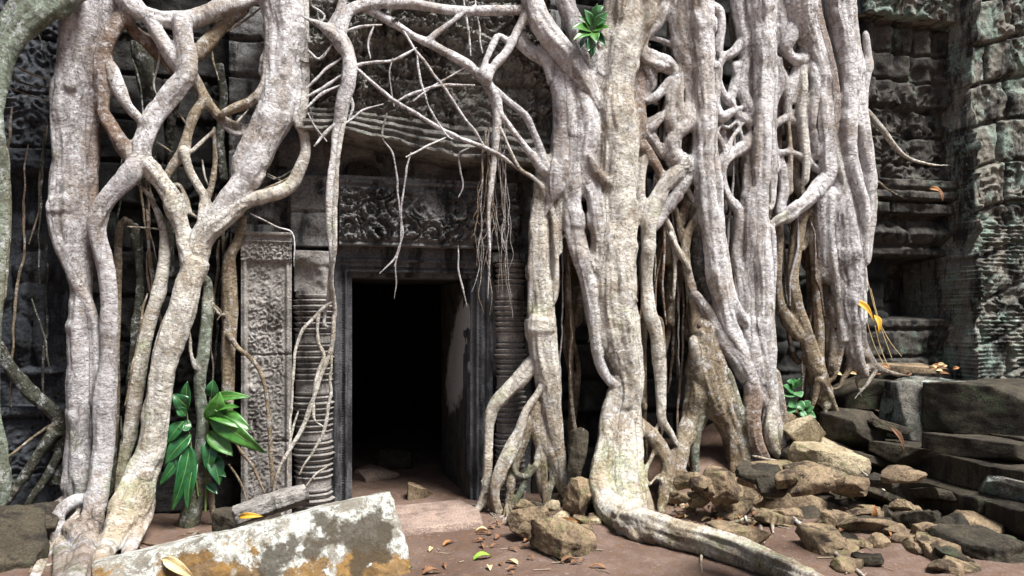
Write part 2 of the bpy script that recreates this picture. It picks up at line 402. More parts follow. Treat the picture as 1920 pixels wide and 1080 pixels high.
struct(mesh('ground', Vg, np.stack([ig[:-1, :-1], ig[1:, :-1], ig[1:, 1:], ig[:-1, 1:]], -1).reshape(-1, 4), M['soil']))

# ------------------------------------------------------------------ temple gateway
TOP = 5.6
gate = thing('temple_gateway', 'dark carved sandstone temple doorway with ringed columns and carved lintel under the roots', 'temple doorway', (wx(770, WY), WY, 0))
def chl(o, parent):      # keep world position under an empty that was moved
    o.parent = parent; o.matrix_parent_inverse = Matrix.Translation(-Vector(parent.location)); return o
XL, XR = wx(660, WY), wx(882, WY); ZT = wz(770, 521, WY)
def erode(x, z, seed, a=.012):
    return a*fbm(x*7, z*7, 1, 5, seed)-a*1.6*sm(.2, .55, fbm(x*2.6, z*2.6, 5, 4, seed+3))
def frame_h(x, z):
    e = np.maximum(np.maximum(XL-x, x-XR), z-ZT)
    h = .0+.02*sm(.02, .03, e)*0
    h = .055*sm(.035, .045, e)-.03*sm(.062, .07, e)+.03*sm(.085, .092, e)+.025*sm(.12, .13, e)-.02*sm(.15, .16, e)
    al = np.where(z-ZT > np.maximum(XL-x, x-XR), x, z)
    bead = np.exp(-((e-.078)/.008)**2)*(.5+.5*np.cos(al*2*math.pi/.022))*.016
    return h+bead+erode(x, z, 31, .004)
JW = .185
xL0 = XL-JW; xR1 = XR+.19
chl(xz('door_jamb', xL0, XL, -.1, ZT, WY, frame_h, .3, M['door'], res=.0065), gate)
chl(xz('door_jamb', XR, xR1, -.1, ZT, WY, frame_h, .3, M['door'], res=.0065), gate)
chl(xz('door_head', xL0, xR1, ZT, wz(770, 448, WY), WY, frame_h, .3, M['door'], res=.0065), gate)
# reveals, room behind
YB = 8.25
def rev_h(u, v): return .012*fbm(u*4, v*4, 2, 5, 77)-.01*sm(.0, .01, .006-np.abs(v-1.1-.02*np.sin(u*3)))
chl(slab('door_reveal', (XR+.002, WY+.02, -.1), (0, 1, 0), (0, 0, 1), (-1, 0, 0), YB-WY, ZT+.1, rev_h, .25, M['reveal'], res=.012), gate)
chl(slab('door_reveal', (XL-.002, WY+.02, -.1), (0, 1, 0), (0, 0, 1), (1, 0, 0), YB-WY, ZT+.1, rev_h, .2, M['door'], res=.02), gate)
chl(slab('door_soffit', (XL-.2, WY+.3, ZT+.002), (1, 0, 0), (0, 1, 0), (0, 0, -1), XR-XL+.4, YB-WY-.3, rev_h, .3, M['dark_stone'], res=.03), gate)
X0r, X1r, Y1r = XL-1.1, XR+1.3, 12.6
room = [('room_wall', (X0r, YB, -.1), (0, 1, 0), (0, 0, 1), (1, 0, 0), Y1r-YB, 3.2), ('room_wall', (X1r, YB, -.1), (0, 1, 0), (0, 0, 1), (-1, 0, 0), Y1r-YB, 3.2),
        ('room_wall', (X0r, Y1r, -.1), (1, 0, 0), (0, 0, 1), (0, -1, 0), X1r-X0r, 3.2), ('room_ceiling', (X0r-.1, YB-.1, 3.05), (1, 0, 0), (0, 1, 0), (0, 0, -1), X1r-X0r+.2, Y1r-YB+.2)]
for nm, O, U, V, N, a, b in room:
    chl(slab(nm, O, U, V, N, a, b, lambda u, v: .03*fbm(u*2, v*2, 1, 4, 5), .4, M['dark_stone'], res=.06), gate)
chl(slab('room_wall', (X0r-.2, YB+.002, -.1), (1, 0, 0), (0, 0, 1), (0, 1, 0), XL-X0r+.15, 3.3, None, .5, M['dark_stone'], res=.2), gate)
chl(slab('room_wall', (XR+.1, YB+.002, -.1), (1, 0, 0), (0, 0, 1), (0, 1, 0), X1r-XR+.1, 3.3, None, .5, M['dark_stone'], res=.2), gate)
chl(slab('room_wall', (XL-.2, YB+.004, ZT+.05), (1, 0, 0), (0, 0, 1), (0, 1, 0), XR-XL+.4, 3.2-ZT, None, .5, M['dark_stone'], res=.2), gate)
# decorated lintel
LY = 6.74
lx0, lx1 = wx(636, LY), wx(968, LY); lz0, lz1 = wz(800, 463, LY), wz(800, 336, LY)
def lint_h(x, z):
    v = (z-lz0)/(lz1-lz0); u = (x-lx0)/(lx1-lx0)
    band = sm(.05, .1, v)*(1-sm(.80, .86, v))
    worn = 1-.75*np.exp(-(((u-.52)/.12)**2))*sm(.25, .6, v)
    h = 0.085*scroll(x, z, .22, 3)*band*worn+.04*scroll(x+3, z, .085, 9)*band*worn
    cx = np.exp(-(((u-.5)/.07)**2+((v-.45)/.25)**2))*.05
    top = .035*sm(.86, .9, v)-.02*sm(.93, .95, v)
    bot = .03*(1-sm(.03, .06, v))
    return h+cx+top+bot+erode(x, z, 14, .014)
chl(xz('carved_lintel', lx0, lx1, lz0, lz1, LY, lint_h, .16, M['lintel'], res=.0075), gate)
# colonettes
def colonette(name, cx, cy, r, z0, z1, seed, plain):
    zs = np.arange(z0, z1, .0055)
    rs = np.full_like(zs, r*.86)
    ph = (zs-z0)/.047
    rs += r*.24*np.abs(np.sin(ph*math.pi))**.8-r*.10+r*.05*np.sin(ph*math.pi*4)
    grp = (zs-z0) % .40
    rs += r*.12*np.exp(-((grp-.2)/.035)**2)
    flatm = sm(.30, .31, grp)*(1-sm(.375, .385, grp))
    rs = rs*(1-flatm)+r*.92*flatm
    rs = np.where(zs > z1-plain, r*.95, rs)
    n = 44; 
    return lathe(name, cx, cy, zs, rs, M['pilaster'], None, n, 8, seed)
CY = 6.84
cl = P(588, 600, CY); ccr = P(955, 600, CY)
chl(colonette('colonette', cl.x, CY, .155, -.1, wz(588, 545, CY), 3, .0), gate)
chl(colonette('colonette', ccr.x, CY-.02, .132, -.1, wz(955, 488, CY), 8, .0), gate)
bx0, bx1 = wx(552, 6.74), wx(619, 6.74)
chl(xz('colonette_capital', bx0, bx1, wz(588, 547, 6.74), wz(588, 470, 6.74), 6.76, lambda x, z: erode(x, z, 71, .03)+.02*sm(0, .03, z-wz(588, 500, 6.74)), .3, M['pilaster'], res=.01), gate)
chl(xz('colonette_capital', wx(925, 6.76), wx(985, 6.76), wz(955, 492, 6.76), wz(955, 474, 6.76), 6.76, lambda x, z: erode(x, z, 72, .012), .3, M['lintel'], res=.01), gate)
chl(xz('back_panel', bx0-.15, xL0-.002, -.1, wz(588, 455, 7.0), 7.02, lambda x, z: erode(x, z, 73, .012), .3, M['lintel'], res=.02), gate)
chl(xz('back_panel', xR1+.002, wx(1030, 7.02), -.1, wz(955, 455, 7.0), 7.02, lambda x, z: erode(x, z, 74, .012), .3, M['lintel'], res=.02), gate)
# flat grey stone left of the lintel
chl(xz('plain_block', wx(545, 6.8), lx0-.004, wz(590, 462, 6.8), wz(590, 330, 6.8), 6.8, lambda x, z: erode(x, z, 75, .035)+.02*courses(x, z, .5, .5, 4)[0], .3, M['lintel'], res=.01), gate)
# left carved pilaster
PY = 6.72
px0, px1 = wx(452, PY), wx(547, PY); pz1 = wz(500, 436, PY)
def pil_h(x, z):
    u = (x-px0)/(px1-px0)
    zc = wz(500, 492, PY)
    e = np.minimum(u, 1-u)
    h = .03*(1-sm(.10, .13, e))-.02*(1-sm(.04, .06, e))
    h = h+(.024*scroll(x*1.0+5, z, .10, 21)+.012*scroll(x, z, .05, 27))*sm(.13, .17, e)*(z < zc)*(.5+.5*sm(-.3, .3, fbm(x*2, z*2, 1, 3, 8)))
    cap = sm(0, .015, z-zc)
    h = h*(1-cap)+cap*(.03+.025*scroll(x, z, .07, 5)*(z < zc+.16)+.03*(np.sin((z-zc)*90) > .3)*(z > zc+.16))
    jn = np.minimum(np.abs(z-.62), np.abs(z-1.32))
    return h-.02*sm(.012, .004, jn+.004*vn(x*20, z*20, 0, 4))+erode(x, z, 22, .014)
chl(xz('carved_pilaster', px0, px1, -.1, pz1, PY, pil_h, .45, M['pilaster'], res=.0075), gate)
# recess strip and wall above the lintel
chl(xz('upper_wall', wx(440, 6.98), wx(1050, 6.98), wz(800, 455, 6.98), TOP, 6.98, lambda x, z: .03*courses(x, z, .32, .7, 5)[0]-.25*np.exp(-(((x-wx(683, 6.98))/.16)**2+((z-wz(683, 325, 6.98))/.11)**2)**2)+erode(x, z, 15, .03), .5, M['lintel'], res=.02), gate)
# pediment
DY = 6.60
dx0, dx1 = wx(560, DY), wx(1030, DY); dz0 = wz(760, 296, DY)
def ped_edge(x, z):
    t = np.clip((z-dz0)/.5, 0, 1)
    low = .16*(1-sm(wx(640, DY), wx(860, DY), x))+.025*fbm(x*5, 0, 0, 4, 61)
    return 0*x+.02*fbm(x*3, z*3, 8, 3, 62), low*(1-t)
def ped_h(x, z):
    v = z-dz0
    lay = .022*np.sign(np.sin(v*2*math.pi/.085+.3*vn(x*2, z*3, 1, 63)))*(1-sm(.26, .34, v))
    over = .11*(1-sm(.05, .34, v))
    g, bid, e = courses(x, z, .36, .8, 64, .01)
    car = .085*scroll(x, z+1, .26, 66)+.055*scroll(x+2, z, .11, 67)+.03*scroll(x+2, z, .06, 69)+.03*np.maximum(vn(x*22, z*22, 1, 6), 0)
    car = car*sm(.26, .36, v)*(.4+.6*sm(-.3, .2, fbm(x*1.2, z*1.2, 2, 3, 68)))
    h = over+lay+car-.05*(1-g)*sm(.3, .36, v)+.05*(bid-.5)
    arch = np.abs(np.hypot((x-wx(800, DY))*.85, (z-wz(800, 360, DY)))-1.32)
    h = h+.07*sm(.13, .05, arch)*sm(.3, .36, v)
    return h+erode(x, z, 65, .05)
chl(xz('carved_pediment', dx0, dx1, dz0, TOP, DY, ped_h, .36, M['pediment'], res=.0095, edge=ped_edge), gate)
# flat stone in the passage and threshold
def flag(px, py, sx, sy, sz, rz, seed, mat, label, grp=None, tilt=(0, 0), dz=0.0, name='flat_stone', cat='stone', box=.9, rough=.05):
    p = G(px, py, 0.0); V, Fc = rock_mesh((sx, sy, sz), seed, box, rough, 24, 4)
    o = mesh(name, V, Fc, M[mat]); o.location = (p.x, p.y, float(gz(p.x, p.y))+dz); o.rotation_euler = (tilt[0], tilt[1], rz)
    tag(o, label, cat, grp); return o
flag(760, 980, 1.25, .8, .10, .15, 401, 'flag', 'flat pale worn threshold slab in front of the dark doorway', dz=-.015)
flag(700, 893, .42, .34, .16, .5, 402, 'flag', 'flat stone on the dim floor inside the doorway, at the left', dz=.02)
flag(742, 878, .38, .25, .28, -.3, 403, 'darkrock', 'dark stone lump deep inside the doorway beyond the flat stones', dz=.05)
flag(784, 928, .30, .22, .16, .8, 404, 'rubble', 'small reddish broken stone lying in the doorway passage', dz=.02, tilt=(.2, .2))

# ------------------------------------------------------------------ walls to the left and right of the gateway
lw = thing('temple_wall', 'dark bluish carved temple wall behind the roots at the left edge', 'wall', (wx(200, 7.1), 7.1, 0))
def fig(x, z, cx, cz, s):       # a worn standing figure in relief
    u = (x-cx)/s; v = (z-cz)/s
    g = lambda a, b, ra, rb: np.clip(1-((u-a)/ra)**2-((v-b)/rb)**2, 0, 1)**.5
    return np.maximum.reduce([g(0, .78, .10, .13), g(0, .97, .07, .12), g(0, .48, .20, .2), g(0, .15, .19, .24), g(-.09, -.25, .09, .36), g(.09, -.25, .09, .36), g(-.25, .35, .06, .26), g(.27, .42, .06, .2), g(0, -.6, .3, .06)])
fxc, fzc = wx(60, 7.0), wz(60, 590, 7.0)
ax_, az0, az1 = wx(60, 6.95), wz(60, 760, 6.95), wz(60, 320, 6.95)
def lw_h(x, z):
    g, bid, e = courses(x, z, .42, .9, 12, .007)
    h = .035*g+.03*(bid-.5)+.028*scroll(x, z, .16, 33)*sm(.0, .3, fbm(x*.7, z*.7, 1, 2, 9)+.25)
    inn = (np.abs(x-fxc) < .30) & (z > az0) & (z < az1)
    fr = np.minimum(np.minimum(x-(fxc-.30), fxc+.30-x), np.minimum(z-az0, az1-z))
    h = np.where(inn, -.06+.10*fig(x, z, fxc, fzc, .75)+.008*scroll(x, z, .1, 2), h+.05*sm(.09, .06, np.abs(fr+.0))*(fr > -.1))
    rings = .03*np.sin(z*2*math.pi/.09)*np.exp(-((np.abs(x-fxc)-.48)/.07)**2)
    return h+rings+erode(x, z, 34, .022)
XW = wx(455, 6.95)
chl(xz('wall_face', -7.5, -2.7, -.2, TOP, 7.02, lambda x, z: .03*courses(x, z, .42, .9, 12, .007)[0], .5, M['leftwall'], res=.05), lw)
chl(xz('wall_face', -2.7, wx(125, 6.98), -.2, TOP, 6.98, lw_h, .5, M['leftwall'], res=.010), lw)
def lw2(x, z):
    g, bid, e = courses(x, z, .36, .7, 17, .009)
    return .05*g+.08*(bid-.5)+.04*scroll(x, z, .2, 35)*(fbm(x, z, 2, 2, 3) > 0)+erode(x, z, 36, .03)
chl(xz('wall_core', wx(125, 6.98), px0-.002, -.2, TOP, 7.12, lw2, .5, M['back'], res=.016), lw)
chl(xz('block_course', wx(430, 6.9), px0+.25, pz1+.004, TOP, 6.93, lambda x, z: .06*courses(x, z, .3, .5, 19, .012)[0]+erode(x, z, 37, .04), .4, M['lintel'], res=.014), lw)

rw = thing('temple_wall', 'lichened block wall with a recessed bay at the right edge beside the roots', 'wall', (wx(1750, 7.0), 7.0, 0))
def rw_core(x, z):
    g, bid, e = courses(x, z, .34, .8, 41, .012)
    return .06*g+.10*(bid-.5)+erode(x, z, 42, .04)
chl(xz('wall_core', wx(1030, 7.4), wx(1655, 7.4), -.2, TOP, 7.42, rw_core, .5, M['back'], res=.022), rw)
chl(slab('wall_return', (wx(1030, 7.4), 7.0, -.2), (0, 1, 0), (0, 0, 1), (1, 0, 0), .45, TOP, None, .3, M['back'], res=.1), rw)
RX1 = wx(1640, 7.2); RX2 = wx(1796, 6.98)
wb = wz(1700, 700, 7.2)
# recessed bay: carved upper part, plain courses, window
zc_ = wz(1700, 345, 7.2)
def bay_h(x, z):
    g, bid, e = courses(x, z, .30, 1.1, 44, .012, .02)
    up = sm(-.05, .05, z-zc_)
    rib = .06*np.abs(np.sin((x-RX1)*2*math.pi/.5))**2*up*(z > wz(1700, 200, 7.2))
    h = .05*g+.09*(bid-.5)*(1-up*.4)
    h = h+up*(.05*scroll(x, z, .26, 46)*(z < wz(1700, 180, 7.2)))+rib
    cor = .12*(np.abs(z-wz(1700, 395, 7.2)) < .05)+.16*(np.abs(z-wz(1700, 360, 7.2)) < .11)
    win = (x > wx(1742, 7.2)) & (x < wx(1768, 7.2)) & (z > wz(1755, 585, 7.2)) & (z < wz(1755, 505, 7.2))
    lowr = .10*(z < wz(1700, 590, 7.2))*(x > wx(1742, 7.2))
    rec = .52*sm(wz(1700, 600, 7.2), wz(1700, 590, 7.2), z)*sm(wz(1700, 478, 7.2), wz(1700, 492, 7.2), z)*(x < wx(1775, 7.2))
    return h+cor+lowr-.25*win-rec+.12*sm(.1, -.1, np.abs(z-wz(1700, 440, 7.2))-.06)+erode(x, z, 45, .05)
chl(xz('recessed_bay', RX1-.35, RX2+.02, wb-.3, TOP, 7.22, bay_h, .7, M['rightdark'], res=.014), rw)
def pier_h(x, z):
    zz = z+.25*np.sin(x*1.3)
    g, bid, e = courses(x, zz, .46, .62, 48, .014, .05)
    h = .07*g+.08*(bid-.5)+.02*fbm(x*14, z*14, 1, 4, 50)
    lines = .018*np.sin(z*2*math.pi/.045+.6*vn(x*3, z*3, 0, 3))*sm(.1, -.1, z-wz(1850, 420, 6.98))
    h = h+lines*(.3+.7*(vn(x*2, z*2, 5, 7) > -.3))
    h = h+.05*scroll(x, z, .3, 49)*(fbm(x, z, 4, 2, 5) > .05)
    edge_ = .10*sm(.14, .0, x-RX2)
    return h+edge_-.5*edge_*vn(x*5, z*3, 0, 5)+erode(x, z, 51, .035)
chl(xz('corner_pier', RX2, wx(2060, 6.9), wb-.5, TOP, 6.92, pier_h, .9, M['rightwall'], res=.012), rw)
chl(xz('wall_face', wx(2060, 6.9), wx(2060, 6.9)+4, -.2, TOP, 6.95, lambda x, z: .1*courses(x, z, .46, .62, 48, .014)[0], .7, M['rightwall'], res=.05), rw)
# upper part, leaning forward over the bay
chl(xz('upper_courses', RX1-.3, RX2+.3, wz(1700, 40, 7.1), TOP, 7.06, lambda x, z: .07*courses(x, z, .3, .5, 55, .014)[0]+.05*scroll(x, z, .25, 56)+erode(x, z, 57, .05), .3, M['rightwall'], res=.014), rw)

# ------------------------------------------------------------------ stone platform on the right (courses run towards the camera)
pf = thing('stone_platform', 'dark mossy stepped stone platform running forward at the lower right', 'platform', (5.6, 5.5, 0))
def course(x, y0, y1, z0, z1, seed, wd):
    hf = lambda u, v: .05*courses(u, v+7, 9, 1.1, seed, .012)[0]+.05*fbm(u*1.6, v*3, 1, 5, seed)-.06*sm(.1, .5, fbm(u*1.5, v*2, 3, 3, seed+1))
    def ed(u, v): return 0*u, (.02*fbm(u*2.5, 0, 0, 3, seed+2))*sm(.3, 1, v/(z1-z0))
    a = slab('course', (x, y0, z0), (0, 1, 0), (0, 0, 1), (-1, 0, 0), y1-y0, z1-z0, hf, .25, M['platform'], res=.013, edge=ed)
    chl(a, pf)
    b = slab('course_top', (x+.01, y0, z1-.004), (1, 0, 0), (0, 1, 0), (0, 0, 1), wd, y1-y0, lambda u, v: .02*fbm(u*3, v*3, 2, 5, seed+5)-.03*sm(.08, .0, u), .2, M['platform'], res=.02)
    chl(b, pf)
course(5.16, 2.6, 6.3, -.15, .24, 501, .5)
course(5.36, 2.6, 6.6, .24, .46, 502, .6)
course(6.05, 4.6, 6.95, .46, .60, 503, 3)
course(6.9, 4.9, 7.0, .60, .97, 504, 2)

def block(name, px, py, Y, size, rot, seed, mat, label, cat='stone block', box=.93, rough=.05, cuts=4, group=None):
    p = P(px, py, Y); V, Fc = rock_mesh(size, seed, box, rough, 30, cuts)
    o = mesh(name, V, Fc, M[mat]); o.location = p; o.rotation_euler = rot
    return tag(o, label, cat, group)
gb = 'dressed blocks on the platform'
block('stone_block', 1722, 765, 6.35, (.62, .6, .55), (.03, -.04, .25), 601, 'rightwall', 'squared block with pale green lichen on its carved face, on the platform', group=gb)
block('stone_block', 1606, 735, 6.75, (.60, .55, .30), (.03, .06, -.1), 602, 'darkrock', 'dark block with a lit flat top just right of the last root', group=gb)
block('stone_block', 1868, 765, 5.9, (1.05, .9, .46), (.0, .03, .35), 603, 'darkrock', 'large dark block on the platform at the right edge, upper one', group=gb)
block('stone_block', 1870, 850, 5.4, (.95, .8, .26), (.0, .08, .25), 604, 'platform', 'dark flat slab below the large dark block at the right edge', group=gb)
block('stone_block', 1590, 800, 6.35, (.46, .5, .34), (.05, .1, .3), 605, 'darkrock', 'dark mossy block under the lit-topped block beside the small sapling', group=gb)
block('stone_block', 1672, 690, 6.95, (.95, .3, .10), (.0, .02, .0), 606, 'rubble', 'thin flat stone ledge with debris at the foot of the recessed wall', group=gb)
block('stone_block', 1700, 855, 5.9, (.55, .5, .2), (.05, .12, .5), 607, 'platform', 'low dark slab lying below the lichened squared block', group=gb)
block('stone_block', 1895, 912, 4.9, (.5, .5, .16), (.05, .1, .3), 608, 'rightwall', 'low block with grey green lichen on top at the right edge', group=gb)

# ------------------------------------------------------------------ rubble (px, py = centre in the picture; d = forward distance on the ground plane)
rb = 'broken stones below the roots'
def rub(px, py, base, size, rot, seed, mat, label, box=.55, rough=.09, cuts=9, name='rock'):
    """centre seen at (px,py); the stone stands where the ray of (px,base) meets the ground"""
    g = G(px, base, 0.0)
    zz = float(gz(g.x, g.y)); g = G(px, base, zz); Y = g.y
    return block(name, px, py, Y, size, rot, seed, mat, label, 'rock', box, rough, cuts, rb)
rub(1055, 1005, 1030, (.40, .34, .24), (.1, .2, .4), 701, 'rubble', 'squarish brown rock on the soil just left of the large curving ground root', .8)
rub(992, 980, 1008, (.28, .25, .22), (.2, -.3, .2), 702, 'rubble', 'small brown rock at the foot of the split root right of the doorway')
rub(1088, 938, 968, (.22, .2, .36), (.0, .15, .4), 703, 'rubble', 'upright brown rock leaning against the great trunk base', .7)
rub(1082, 862, 950, (.16, .14, .52), (.0, .15, .2), 704, 'darkrock', 'narrow pale standing stone in the gap left of the great trunk', .7)
rub(1385, 1005, 1030, (.46, .3, .17), (.05, .05, .1), 705, 'rubble', 'flat greenish rock just behind the large ground root')
rub(1345, 912, 940, (.38, .3, .28), (.3, .3, .6), 706, 'rubble', 'angular brown rock under the hollow root, left one of a pair')
rub(1382, 935, 955, (.34, .3, .18), (.1, -.4, .2), 707, 'rubble', 'wedge shaped rock below the hollow root with a yellow leaf on it')
def ry(px, py, Y, size, rot, seed, mat, label, box=.55, rough=.09, cuts=9):
    return block('rock', px, py, Y, size, rot, seed, mat, label, 'rock', box, rough, cuts, rb)
ry(1505, 912, 6.0, (1.02, .4, .30), (.1, .42, -.05), 708, 'rubble', 'long tilted brown slab sloping down right below the pale pointed rock', .8, .06)
ry(1552, 868, 6.05, (.62, .5, .28), (.1, .15, .1), 709, 'pale', 'pale yellowish pointed rock on top of the long tilted slab', .4)
ry(1510, 808, 6.3, (.34, .22, .30), (.3, .75, .2), 710, 'pale', 'pale flat faced stone tilted up below the small sapling', .8, .05)
ry(1515, 965, 5.75, (.95, .5, .40), (.0, .3, .1), 711, 'rubble', 'big smooth reddish brown rock beneath the long tilted slab', .5, .05)
ry(1655, 1003, 5.05, (.52, .4, .22), (.05, .05, .1), 712, 'darkrock', 'dark wedge rock in front of the platform, left of the rounded rock')
ry(1728, 992, 5.0, (.38, .36, .38), (.1, .3, .3), 713, 'darkrock', 'rounded upright brown rock against the stepped platform', .35)
ry(1622, 1052, 4.75, (.32, .3, .24), (.1, .1, .2), 714, 'rubble', 'squared greenish brown rock at the bottom edge right of the ground root', .75)
ry(1722, 1070, 4.6, (.40, .34, .22), (.1, -.1, .5), 715, 'rubble', 'brown rock cut by the bottom edge below the rounded rock')
ry(1830, 1040, 4.4, (.5, .5, .38), (.1, .2, .2), 716, 'darkrock', 'large dark rock near the bottom right corner')
ry(1500, 850, 6.35, (.5, .4, .3), (.0, .3, .2), 717, 'darkrock', 'dark shaded rock between the root foot and the pale pointed rock')
ry(1595, 935, 5.8, (.3, .3, .25), (.2, .3, .2), 718, 'darkrock', 'small dark rock at the lower end of the long tilted slab')
ry(1440, 1010, 5.6, (.26, .2, .14), (.1, .1, .3), 719, 'rubble', 'small brown rock among the thin roots behind the ground root')
ry(1505, 1062, 5.0, (.30, .22, .14), (.1, .1, .1), 720, 'pale', 'small pale rock at the bottom edge beside the end of the ground root')
ry(1470, 800, 6.6, (.3, .25, .3), (.1, .3, .3), 721, 'rubble', 'brown rock wedged under the foot of the pale root')
ry(1300, 965, 6.5, (.22, .2, .14), (.1, .1, .3), 722, 'rubble', 'little rock behind the ground root below the trunk gap')
ry(1245, 930, 6.55, (.26, .2, .16), (.1, .1, .9), 723, 'darkrock', 'dark little rock under the thin roots right of the great trunk')
ry(1890, 1075, 4.2, (.4, .4, .3), (.1, .2, .6), 724, 'darkrock', 'dark rock in the very bottom right corner')
ry(1570, 985, 5.3, (.3, .25, .2), (.2, .1, .6), 725, 'rubble', 'brown rock left of the dark wedge rock')
ry(1790, 1000, 4.75, (.3, .3, .3), (.2, .1, .6), 726, 'darkrock', 'dark rock tucked against the platform right of the rounded rock')
ry(-15, 1045, 5.95, (.60, .6, .50), (.1, .1, .2), 727, 'darkrock', 'big dark rock with white lichen spots in the bottom left corner', .6)
ry(40, 985, 6.35, (.5, .3, .3), (.1, .1, .2), 728, 'darkrock', 'dark rock beneath the thin arching root at the far left')
ry(462, 985, 6.0, (.5, .35, .3), (.1, .1, .2), 729, 'darkrock', 'dark rock behind the lichened block at the foot of the pilaster')
ry(880, 985, 6.35, (.24, .2, .12), (.1, .1, .2), 730, 'rubble', 'small flat stone by the forked root feet right of the doorway')
for k, (px, py, Y, sz, rt, mt, lb) in enumerate([
 (1450, 935, 6.1, (.42, .3, .10), (.1, .35, .3), 'rubble', 'thin brown slab tilted under the left end of the long slab'),
 (1560, 835, 6.3, (.40, .3, .08), (.2, .3, -.2), 'pale', 'thin pale slab leaning on the dark block right of the sapling'),
 (1620, 860, 6.05, (.5, .34, .10), (.1, .2, .2), 'platform', 'thin dark slab lying against the first course of the platform'),
 (1545, 905, 5.75, (.3, .2, .08), (.2, .5, .1), 'rubble', 'thin brown splinter of stone resting on the long tilted slab'),
 (1640, 925, 5.55, (.45, .3, .12), (.15, .3, .3), 'darkrock', 'dark slab wedged between the platform and the reddish rock'),
 (1700, 955, 5.25, (.3, .25, .10), (.1, .4, .6), 'rubble', 'thin slab just above the rounded upright rock'),
 (1480, 990, 5.5, (.36, .26, .10), (.1, .2, .1), 'rubble', 'flat brown slab beneath the big reddish brown rock'),
 (1560, 1030, 5.15, (.34, .3, .16), (.1, .1, .8), 'darkrock', 'dark rock between the thin ground root and the squared greenish rock'),
 (1675, 1035, 4.8, (.26, .22, .14), (.2, .2, .2), 'rubble', 'small angular rock between the squared greenish rock and the rounded one'),
 (1770, 1060, 4.55, (.34, .3, .22), (.1, .3, .5), 'darkrock', 'angular dark rock at the bottom right of the rounded rock'),
 (1420, 880, 6.5, (.34, .3, .26), (.1, .3, .4), 'rubble', 'brown rock gripped by the roots left of the long tilted slab'),
 (1320, 945, 6.2, (.3, .2, .10), (.1, .1, .2), 'rubble', 'flat brown stone lying in the soil below the hollow root'),
 (1290, 915, 6.5, (.2, .18, .16), (.2, .3, .9), 'darkrock', 'dark stone beside the left leg of the hollow root'),
 (1600, 975, 5.35, (.36, .22, .10), (.1, .25, .2), 'rubble', 'thin brown slab left of the dark wedge rock'),
 (1750, 925, 5.3, (.5, .2, .10), (.1, .2, 1.2), 'platform', 'narrow dark slab lying along the face of the platform'),
 (1535, 770, 6.65, (.36, .3, .24), (.1, .2, .3), 'darkrock', 'dark stone behind the small sapling'),
 (1660, 800, 6.15, (.4, .3, .10), (.1, .25, .1), 'darkrock', 'thin dark slab under the lichened squared block')]):
    block('flat_rock', px, py, Y, sz, rt, 860+k, mt, lb, 'rock', .82, .10, 7, rb)
# fallen lichened block in front of the doorway
V, Fc = rock_mesh((1.76, .36, .80), 810, .95, .055, 110, 4)
fb = mesh('fallen_block', V, Fc, M['slab']); p = P(488, 1086, 5.0); fb.location = p
fb.rotation_euler = (math.radians(-30), math.radians(-5.5), math.radians(10))
tag(fb, 'large fallen stone block with white and orange lichen in front of the doorway', 'stone block')
o = block('stone_fragment', 508, 945, 5.65, (.50, .2, .13), (.1, -.16, .12), 811, 'pilaster', 'thin broken grey stone lying behind the top edge of the lichened block', 'stone', .8, .08)

# ------------------------------------------------------------------ roots: polylines traced as (px, py, width px[, forward distance from the wall | 'g' on the ground])
TI = {'W': (.76, .75, .765), 'C': (.69, .66, .59), 'T': (.38, .31, .215), 'B': (.33, .235, .175), 'G': (.26, .31, .24), 'D': (.085, .09, .065), 'P': (.57, .55, .565)}
TI = {k: tuple(x*(.80 if k in 'WC' else .72) for x in v) for k, v in TI.items()}
ROOTS = {'L': [], 'R': [], 'F': []}
def R(tree, tint, d, pts, kind='root'): ROOTS[tree].append((kind, tint, d, pts))
L = 'L'
R(L, 'P', .30, [(160,-60,80),(158,0,82),(150,60,82),(140,120,76),(130,200,72),(131,300,66),(128,380,74),(130,430,74),(142,480,62),(150,540,46),(148,620,42),(147,700,42),(146,780,44),(147,850,50),(150,910,64),(150,960,60)], 'trunk')
R(L, 'W', .33, [(110,150,26),(106,230,26),(112,320,26),(104,400,30),(115,460,28),(140,520,30),(165,570,26),(180,620,22),(182,700,26),(185,760,30)])
R(L, 'P', .27, [(210,-60,50),(205,0,50),(192,60,48),(182,120,42),(172,200,32),(168,280,24),(166,340,18)])
R(L, 'B', .28, [(188,120,28),(178,200,30),(174,260,27),(172,330,27),(172,390,25),(176,440,26)])
R(L, 'B', .34, [(258,12,34),(222,42,36),(198,85,36),(190,125,40),(192,170,36),(194,210,30),(212,245,32),(235,275,40),(260,300,48)])
R(L, 'W', .36, [(203,122,26),(222,165,28),(240,200,20),(268,228,13)])
R(L, 'W', .36, [(250,0,28),(275,33,28),(300,72,32),(322,105,34),(345,135,34)])
R(L, 'B', .24, [(255,60,24),(285,85,26),(312,118,24),(325,135,18)])
R(L, 'W', .36, [(222,-60,40),(238,5,42),(290,32,32),(345,36,40),(400,22,34),(455,5,28),(500,-15,30)])
R(L, 'T', .30, [(365,105,30),(385,82,30),(405,60,26),(430,38,20),(460,18,16)])
R(L, 'W', .38, [(345,40,40),(348,80,40),(353,120,44),(350,145,42),(318,182,42),(288,225,40),(270,265,44),(262,302,54)])
R(L, 'P', .38, [(262,302,54),(243,330,48),(213,360,42),(192,390,40),(182,428,34),(190,462,32),(200,500,32),(206,545,31),(206,610,31),(203,680,33),(196,740,42),(192,850,40),(180,940,42,.46),(167,1003,46,.60),(150,1060,56,.78),(135,1120,60,.95)])
R(L, 'C', .38, [(262,302,50),(285,316,42),(306,342,36),(326,375,38),(336,412,36),(346,450,36),(362,490,50)])
